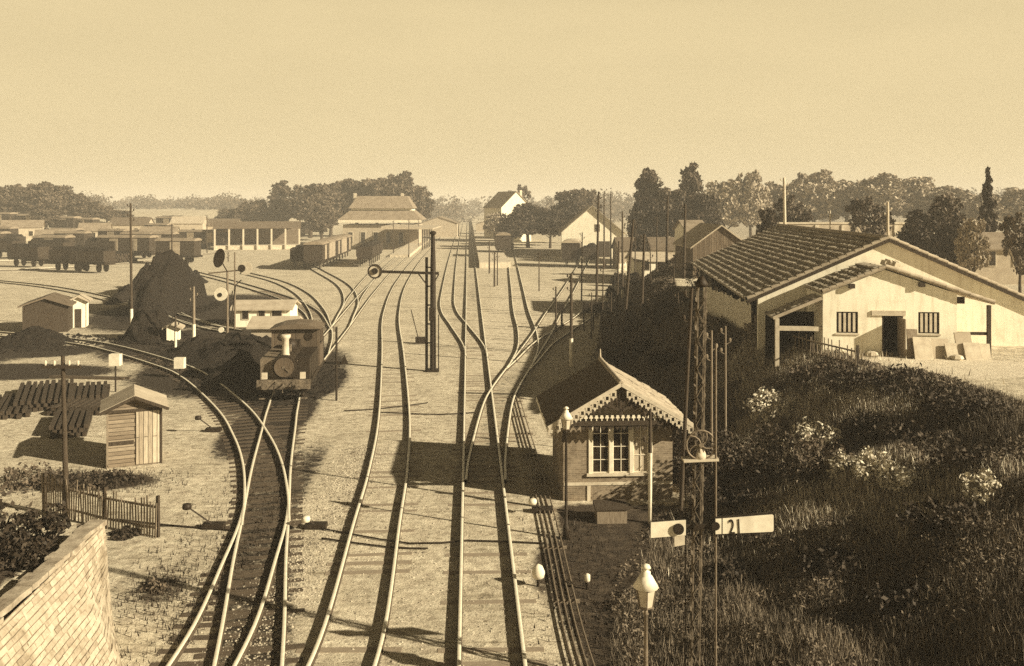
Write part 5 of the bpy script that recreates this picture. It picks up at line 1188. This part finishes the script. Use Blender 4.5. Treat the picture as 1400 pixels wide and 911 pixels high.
T = [
 ('tall', 384, 247, 300, 34, 'slim round topped tree left of the station grove'), ('wide', 350, 272, 300, 70, 'low wide tree left of the slim round topped one'), ('round', 318, 284, 310, 50, 'faint low tree above the open goods shed'),
 ('round', 424, 250, 290, 66, 'leftmost big tree of the grove behind the station'), ('wide', 452, 246, 300, 74, 'second big tree of the station grove, left of the roof'), ('round', 488, 243, 305, 62, 'tree of the station grove above the roof chimney'),
 ('round', 516, 241, 300, 58, 'tree standing over the middle of the station roof'), ('wide', 545, 232, 300, 74, 'highest tree of the station grove at its right'), ('round', 570, 252, 300, 46, 'rightmost drooping tree of the station grove'), ('wide', 440, 280, 270, 60, 'low bushy tree at the foot of the station grove'),
 ('wide', 722, 276, 225, 84, 'dark spreading tree in front of the gabled house', 'leaf_dark'), ('round', 700, 290, 215, 46, 'dark bushy tree beside the right platform', 'leaf_dark'), ('round', 752, 284, 222, 44, 'dark tree between the gabled house and goods building', 'leaf_dark'),
 ('round', 778, 258, 236, 56, 'tall bushy tree left of the white goods building', 'leaf_dark'), ('round', 800, 256, 250, 46, 'tree behind the peak of the goods building'), ('open', 708, 249, 300, 38, 'thin topped tree rising behind the gabled house'),
 ('round', 676, 290, 260, 30, 'small pale tree at the end of the right platform', 'leaf_pale'),
 ('tall', 888, 230, 175, 44, 'pointed tree at the left of the right hand wood'), ('tall', 944, 223, 170, 36, 'tallest slim tree behind the dark poles'), ('wide', 884, 268, 165, 66, 'broad dark tree below the pointed one', 'leaf_dark'), ('round', 918, 255, 168, 60, 'round tree between the two pointed trees'), ('round', 960, 262, 160, 60, 'dark tree just above the barn roof', 'leaf_dark'),
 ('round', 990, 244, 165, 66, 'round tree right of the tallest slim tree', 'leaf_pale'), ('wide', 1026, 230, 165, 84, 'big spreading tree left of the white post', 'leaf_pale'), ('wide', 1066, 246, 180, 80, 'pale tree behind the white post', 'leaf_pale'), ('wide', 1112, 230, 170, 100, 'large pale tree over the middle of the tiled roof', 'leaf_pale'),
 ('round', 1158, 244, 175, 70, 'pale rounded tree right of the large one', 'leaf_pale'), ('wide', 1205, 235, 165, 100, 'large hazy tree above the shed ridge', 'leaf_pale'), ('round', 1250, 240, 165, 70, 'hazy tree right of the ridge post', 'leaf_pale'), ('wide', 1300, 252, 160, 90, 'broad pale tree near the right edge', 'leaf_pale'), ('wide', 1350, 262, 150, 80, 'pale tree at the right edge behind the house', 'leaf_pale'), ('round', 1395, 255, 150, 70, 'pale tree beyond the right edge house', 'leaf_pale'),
 ('open', 1190, 264, 98, 62, 'loose limbed fruit tree left of the dark bushy tree'), ('wide', 1258, 284, 84, 82, 'dark bushy tree behind the shed gable', 'leaf_dark'), ('open', 1298, 258, 88, 64, 'thin fruit tree with bent trunk beside the dark bushy one'), ('wide', 1300, 300, 82, 46, 'low dark tree right of the bushy one', 'leaf_dark'),
 ('cone', 1350, 233, 88, 24, 'dark narrow conifer at the right edge', 'leaf_dark'), ('round', 1050, 282, 86, 34, 'small dark tree between barn and white post', 'leaf_dark'), ('open', 1085, 262, 110, 50, 'thin tree behind the garden wall'),
 ('wide', 52, 247, 262, 66, 'big tree on top of the left hill'),
 ('round', 78, 251, 268, 50, 'dense tree right of the big one on the left hill'),
 ('wide', 102, 261, 270, 56, 'middle tree of the hill row'),
 ('round', 124, 274, 272, 40, 'rounded tree right of the middle of the hill row'),
 ('wide', 146, 281, 276, 46, 'low tree on the right shoulder of the left hill'),
 ('wide', 20, 250, 262, 64, 'tree on the left hill at the picture edge'),
 ('round', 168, 287, 280, 30, 'lowest small tree at the right end of the hill row'),
 ('round', 64, 286, 250, 46, 'lower bushy tree under the big hill tree'),
 ('round', -12, 254, 262, 50, 'tree cut by the left border on the hill'),
 ('wide', 110, 290, 255, 40, 'bushy tree on the hillside below the row'),
 ('round', 88, 322, 205, 30, 'dark tree above the far left wagons'),
 ('round', 190, 300, 300, 34, 'hazy tree right of the hill row'),
 ('round', 92, 322, 200, 24, 'small dark tree among the far left sheds', 'leaf_dark'), ('round', 205, 312, 240, 34, 'faint tree behind the yard houses'), ('wide', 270, 300, 300, 54, 'low hazy tree behind the yard houses at middle left'), ('round', 235, 296, 330, 40, 'hazy tree left of the low one behind the yard'), ('round', 62, 338, 165, 26, 'dark bush tree behind the wagons at left edge', 'leaf_dark'),
 ('round', 1330, 296, 70, 44, 'loose pale tree in front of the right edge house', 'leaf_pale'), ('open', 1395, 285, 66, 50, 'garden tree beyond the picture edge by the house'),
 ('wide', 60, 343, 172, 34, 'dark hedge bush at the left edge of the yard', 'leaf_dark'),
 ('wide', 118, 334, 190, 30, 'dark hedge bush behind the left wagons', 'leaf_dark'),
 ('wide', 150, 339, 185, 26, 'dark low bush left of the tall yard pole', 'leaf_dark'),
 ('wide', 222, 326, 215, 30, 'dark low bush right of the tall yard pole', 'leaf_dark'),
 ('wide', 265, 322, 235, 34, 'dark bush behind the boxy wagon', 'leaf_dark'),
 ('wide', 300, 316, 250, 36, 'dark bush at the left end of the goods shed', 'leaf_dark'),
 ('wide', 845, 372, 112, 24, 'dark bush behind the leaning white footed pole', 'leaf_dark'),
 ('wide', 868, 384, 104, 26, 'dark bush at the foot of the leaning poles', 'leaf_dark'),
 ('wide', 835, 392, 98, 22, 'dark bush low at the bank end by the relay cabinet', 'leaf_dark'),
 ('wide', 930, 380, 96, 30, 'dark bush between the tall poles left of the shed', 'leaf_dark'),
 ('wide', 875, 318, 135, 40, 'low tree at the foot of the dark poles', 'leaf_dark'), ('round', 15, 300, 260, 40, 'hazy tree at the left picture border'),
]
for e in T:
    kind, x, yt, Y, w, lb = e[:6]; Y = Y*1.3 if (Y > 145 and x > 970) else Y; put_tree(kind, x, yt, Y, w, lb, e[6] if len(e) > 6 else 'leaf_mid', group='trees around the station yard')
for r in TREE.values():
    for ch in list(r.children): bpy.data.objects.remove(ch)
    bpy.data.objects.remove(r)
# far wood on the horizon
rr = np.random.default_rng(5); Vs = []
for k in range(320):
    x = rr.uniform(-560, 620); y = rr.uniform(480, 900); hgt = rr.uniform(9, 17)*(1 if x > -70 else .42); Vs.append(leaves((x, y, tzf(x, y)+hgt*.5), (rr.uniform(7, 16), 7, hgt*.62), 16, 30, .85, rr, .5))
V = np.concatenate(Vs); o = npmesh('distant_wood', V, quads(V), M['leaf_mid']); tag(o, 'hazy wood along the horizon', 'wood', kind='stuff')

# bushes on the bank
def bush(label, X, Y, r_, h_, leaf='leaf_dark', seed=0, size=.09, n=36, nl=34, z0=None, name='bush', group=None, sink=.15):
    rr = np.random.default_rng(seed); V = leaves((0, 0, h_*.45), (r_, r_*.9, h_*.6), n, nl, size, rr, .34, .3)
    V[:, 2] = np.maximum(V[:, 2], -.15); o = npmesh(name, V, quads(V), M[leaf]); o.location = (X, Y, (tzf(X, Y) if z0 is None else z0)-sink); return tag(o, label, 'bush', group)
BU = [(938, 655, 1.0, 2.3, 'leaf_dark', 'tall dark bush right of the cabin corner'), (962, 668, 1.0, 2.0, 'leaf_dark', 'dark bush behind the signal mast foot'), (985, 640, 1.1, 1.6, 'leaf_dark', 'dark bush right of the pulley wheel bracket'), (1055, 575, .85, .75, 'leaf_flower', 'pale flowering bush highest on the bank'), (1110, 628, .95, .8, 'leaf_flower', 'large pale flowering bush in the middle of the bank'), (1085, 650, .6, .5, 'leaf_flower', 'small flowering bush at the left foot of the large one'),
      (1190, 662, .55, .55, 'leaf_flower', 'flowering bush left of the pair at mid bank'), (1225, 668, .5, .45, 'leaf_flower', 'flowering bush right of the pair at mid bank'), (1150, 650, .45, .4, 'leaf_flower', 'little flowering bush right of the large one'), (1000, 625, .5, .4, 'leaf_pale', 'pale weed clump right of the pulley wheel'), (1340, 690, .4, .5, 'leaf_flower', 'flowering bush at the right edge of the bank'),
      (1170, 525, 1.3, .9, 'leaf_dark', 'dark bramble bush on the bank top below the stake fence'), (1230, 530, 1.3, .9, 'leaf_dark', 'dark bramble bush under the workshop door'), (1110, 520, 1.0, .7, 'leaf_mid', 'grey green bush below the stake fence'), (1300, 560, 1.4, .8, 'leaf_dark', 'dark bush along the right bank top'), (1345, 570, 1.2, .8, 'leaf_dark', 'dark bush at the right end of the bank top'),
      (1260, 600, 1.3, .7, 'leaf_dark', 'dark bramble in the upper right bank'), (1330, 640, 1.2, .7, 'leaf_dark', 'dark bramble at the right edge, mid bank'), (1190, 590, 1.0, .6, 'leaf_dark', 'dark bramble above the flowering pair'), (1290, 720, 1.0, .6, 'leaf_dark', 'dark bramble low on the right bank'), (1020, 690, .9, .5, 'leaf_weed', 'dark weeds behind the numbered arm'), (1000, 790, .8, .45, 'leaf_weed', 'dark weeds below the numbered arm'), (1140, 780, 1.0, .5, 'leaf_weed', 'dark weeds low in the middle of the bank'), (1240, 830, 1.0, .5, 'leaf_weed', 'dark weeds at the bottom of the bank'),
      (900, 440, 1.5, 1.6, 'leaf_dark', 'dark bush on the bank behind the cabin'), (920, 420, 1.6, 1.8, 'leaf_dark', 'dark bush near the tall pole by the tiled shed'), (870, 455, 1.4, 1.4, 'leaf_dark', 'dark bush left on the bank behind the cabin'), (945, 500, 1.2, 1.2, 'leaf_dark', 'dark bush behind the right eave of the cabin'), (880, 485, 1.2, 1.2, 'leaf_weed', 'dark bush just above the cabin ridge'), (840, 430, 1.6, 1.5, 'leaf_dark', 'dark bush at the left end of the bank'), (1035, 462, .8, .9, 'leaf_pale', 'pale leafy bush at the end of the plank fence'), (950, 395, 1.2, 2.2, 'leaf_dark', 'dark bush against the left end of the tiled shed'), (910, 500, 1.1, 1.0, 'leaf_weed', 'dark weeds between cabin roof and long pole'), (855, 412, 1.6, 1.5, 'leaf_dark', 'dark bush below the leaning white footed pole'), (940, 660, .7, .7, 'leaf_weed', 'dark weeds right of the cabin corner')]
for i, (x, y, r_, h_, lf, lb) in enumerate(BU):
    X, Y = bank_pt(x, y); fl = lf == 'leaf_flower'; bush(lb, X, Y, r_*(1.15 if fl else 1), h_*(1.5 if fl else 1), lf, 100+i, .075 if not fl else .065, group='bushes on the bank', sink=-.05 if fl else .15)
for i, (X, Y, r_, h_, lf, lb) in enumerate(((7.4, 31.3, 1.0, 2.1, 'leaf_dark', 'tall dark elder bush in front of the cabin right corner'), (8.7, 30.8, 1.1, 2.0, 'leaf_dark', 'tall dark bush below the pale stakes on the bank foot'), (10.1, 30.3, 1.1, 1.8, 'leaf_mid', 'leafy bush right of the tall dark elder'), (-11.5, 22.2, .8, 1.0, 'leaf_weed', 'dark bush at the far end of the wing wall top'), (-11.2, 20.8, .7, .8, 'leaf_weed', 'dark bush in the middle of the wing wall top'), (-12.3, 21.4, .9, 1.2, 'leaf_weed', 'taller dark bush left of the wing wall coping'), (-11.9, 23.6, .8, .9, 'leaf_dark', 'dark bush between wing wall and slatted fence'), (-13.2, 21.6, 1.6, 1.3, 'leaf_weed', 'dark bush on top of the stone wing wall'), (-12.3, 19.3, 1.5, 1.1, 'leaf_weed', 'dark bush at the bottom left corner above the wall'), (-15.5, 22.4, 1.7, 1.3, 'leaf_weed', 'dark bush at the left edge beyond the wall'), (-16.6, 34.6, 1.3, .55, 'leaf_dark', 'low scrub in front of the wooden hut'), (-15.0, 34.9, 1.0, .45, 'leaf_dark', 'smaller low scrub right of the hut scrub'), (-18.5, 34.8, 1.4, .6, 'leaf_mid', 'scrub at the left edge before the hut'), (-9.8, 25.3, .5, .25, 'leaf_mid', 'small grass clump at the end of the stone wall'), (-12.4, 29.3, .5, .3, 'leaf_weed', 'weeds at the foot of the slatted fence'))):
    bush(lb, X, Y, r_, h_, lf, 200+i, .07)
# grass: stuff
def grass(name, pts, hmin, hmax, mat, label, w=.014):
    rr = np.random.default_rng(11); n = len(pts); P = np.array(pts); z = tz(P[:, 0], P[:, 1]); h = rr.uniform(hmin, hmax, n); a = rr.uniform(0, 2*PI, n); l = rr.uniform(.1, .6, n)*h; b_ = rr.uniform(0, 2*PI, n)
    ww = w*rr.uniform(.7, 1.6, n)
    p0 = np.stack([P[:, 0]-np.cos(a)*ww, P[:, 1]-np.sin(a)*ww, z-.04], 1); p1 = np.stack([P[:, 0]+np.cos(a)*ww, P[:, 1]+np.sin(a)*ww, z-.04], 1); p2 = np.stack([P[:, 0]+np.cos(b_)*l, P[:, 1]+np.sin(b_)*l, z+h], 1)
    V = np.stack([p0, p1, p2], 1).reshape(-1, 3); o = npmesh(name, V, np.arange(len(V)).reshape(-1, 3), M[mat]); return tag(o, label, 'grass', kind='stuff')
rr = np.random.default_rng(12); n = 330000; X = rr.uniform(2, 19, n); Y = rr.uniform(14, 72, n)**1.0
f = interp(Y, FOOT); e = interp(Y, EDGE); t_ = (X-f)/(e-f); dens = vnoise(X*.7, Y*.7)*.8+vnoise(X*2, Y*2)*.4
keep = (t_ > -.06) & (t_ < 1.05) & (rr.random(n) < np.clip((dens-.15)*2.0, .2, 1)*np.clip(40/Y, .4, 1)); keep &= ~((X < 6.2) & (Y > 31.5) & (Y < 38.5))
grass('grass', np.stack([X[keep], Y[keep]], 1), .10, .42, 'grass_blade', 'long dry grass covering the bank', .008)
n = 300000; Y = rr.uniform(14, 118, n); Y = np.where(rr.random(n) < .7, rr.uniform(14, 50, n), Y); f = interp(Y, FOOT); e = interp(Y, EDGE); t_ = rr.uniform(-.1, 1.04, n); X = f+t_*(e-f)
cn = vnoise(X*.8+3, Y*.8)*.6+vnoise(X*2.3, Y*2.3+4)*.5; kp = (rr.random(n) < np.clip((cn-.30)*2.2, .08, 1)) & ~((X < 6.2) & (Y > 31.9) & (Y < 38.5)) & (X > 2.6)
for (q, w_, b_) in DRY:
    a, c_ = bank_pt(q, w_); kp &= ~((((X-a)**2+((Y-c_)/.8)**2) < (b_*1.0)**2) & (rr.random(n) < .9))
X, Y, cn = X[kp], Y[kp], cn[kp]; n = len(X); zz_ = tz(X, Y)+rr.random(n)*.1+np.clip(cn-.4, 0, .5)*rr.random(n)*.7
pos = np.stack([X, Y, zz_], 1); a = rr.normal(size=(n, 3)); a /= np.linalg.norm(a, axis=1)[:, None]; b_ = np.cross(a, rr.normal(size=(n, 3))); b_ /= np.linalg.norm(b_, axis=1)[:, None]; sz = (.014+.040*rr.random(n)**2+.0011*Y)[:, None]
V = np.stack([pos-a*sz, pos+b_*sz*.38, pos+a*sz, pos-b_*sz*.38], 1).reshape(-1, 3); tag(npmesh('undergrowth', V, quads(V), M['brush_leaf']), 'tangled low brush and weeds over the bank', 'undergrowth', kind='stuff')
pts = [(a+b_*rr.normal(), c_+b_*.8*rr.normal()) for (q, w_, b_) in DRY for (a, c_) in [bank_pt(q, w_)] for _ in range(2600)]
m, t, b = nodes('dry_blade'); g = t.nodes.new('ShaderNodeNewGeometry'); t.links.new(ramp(t, g.outputs['Random Per Island'], [(.1, sepc(.18)), (.9, sepc(.72))]), b.inputs['Base Color']); b.inputs['Roughness'].default_value = .8
grass('dry_grass', pts, .10, .40, 'dry_blade', 'patches of bleached dry grass on the bank', .019)
ns = 1400; X = np.concatenate([rr.normal(-9.4, .9, ns), rr.normal(2.0, .7, 900), rr.normal(-16.2, 1.4, 2500), rr.normal(-9.7, .5, 500), rr.normal(-8.2, .35, 900)]); Y = np.concatenate([rr.uniform(20, 40, ns), rr.uniform(20, 31, 900), rr.normal(35, .7, 2500), rr.normal(25.2, .8, 500), rr.uniform(22, 34, 900)])
grass('weeds', np.stack([X, Y], 1), .04, .2, 'leaf_weed', 'scattered weeds between the tracks', .02)
# loose stones between the tracks
rr = np.random.default_rng(15); n = 6000; X = np.concatenate([rr.normal(-6.3, .55, n*3//4), rr.uniform(-6, 1.5, n//4)]); Y = np.concatenate([rr.uniform(20, 40, n*3//4), rr.uniform(18, 45, n//4)]); s = rr.uniform(.015, .042, n); oct_ = np.array([(1, 0, 0), (0, 1, 0), (-1, 0, 0), (0, -1, 0), (0, 0, .9)])
V = (np.stack([X, Y, tz(X, Y)], 1)[:, None, :]+oct_[None]*s[:, None, None]*rr.uniform(.7, 1.4, (n, 5, 3))).reshape(-1, 3)
Ft = np.array([(0, 1, 4), (1, 2, 4), (2, 3, 4), (3, 0, 4)]); Ft = (np.arange(n)[:, None, None]*5+Ft[None]).reshape(-1, 3)
tag(npmesh('gravel', V, Ft, M['gravel_stone']), 'loose pale gravel scattered between the tracks', 'gravel', kind='stuff')

rr = np.random.default_rng(18); P = []
for (cx, cy, rx, ry, k) in ((xat(233, 92), 92, 3.4, 8, 1500), (xat(206, 72.5), 72.5, 2.4, 3.2, 500), (-17.0, 57, 2.6, 4.6, 700), (xat(330, 64), 64, 4.6, 6.5, 900), (xat(280, 66), 66, 3.6, 5.4, 600), (xat(30, 70), 70, 5.5, 4, 600), (-13, 54, 2.5, 6, 400)):
    a = rr.uniform(0, 2*PI, k); q = rr.uniform(.55, 1.2, k); P.append(np.stack([cx+np.cos(a)*rx*q, cy+np.sin(a)*ry*q], 1))
P = np.concatenate(P); n = len(P); s = rr.uniform(.04, .17, n)
V = (np.stack([P[:, 0], P[:, 1], tz(P[:, 0], P[:, 1])], 1)[:, None, :]+oct_[None]*s[:, None, None]*rr.uniform(.7, 1.4, (n, 5, 3))).reshape(-1, 3)
Ft = np.array([(0, 1, 4), (1, 2, 4), (2, 3, 4), (3, 0, 4)]); Ft = (np.arange(n)[:, None, None]*5+Ft[None]).reshape(-1, 3)
tag(npmesh('coal_rubble', V, Ft, M['coal']), 'spilled lumps of coal round the heaps', 'coal', kind='stuff')
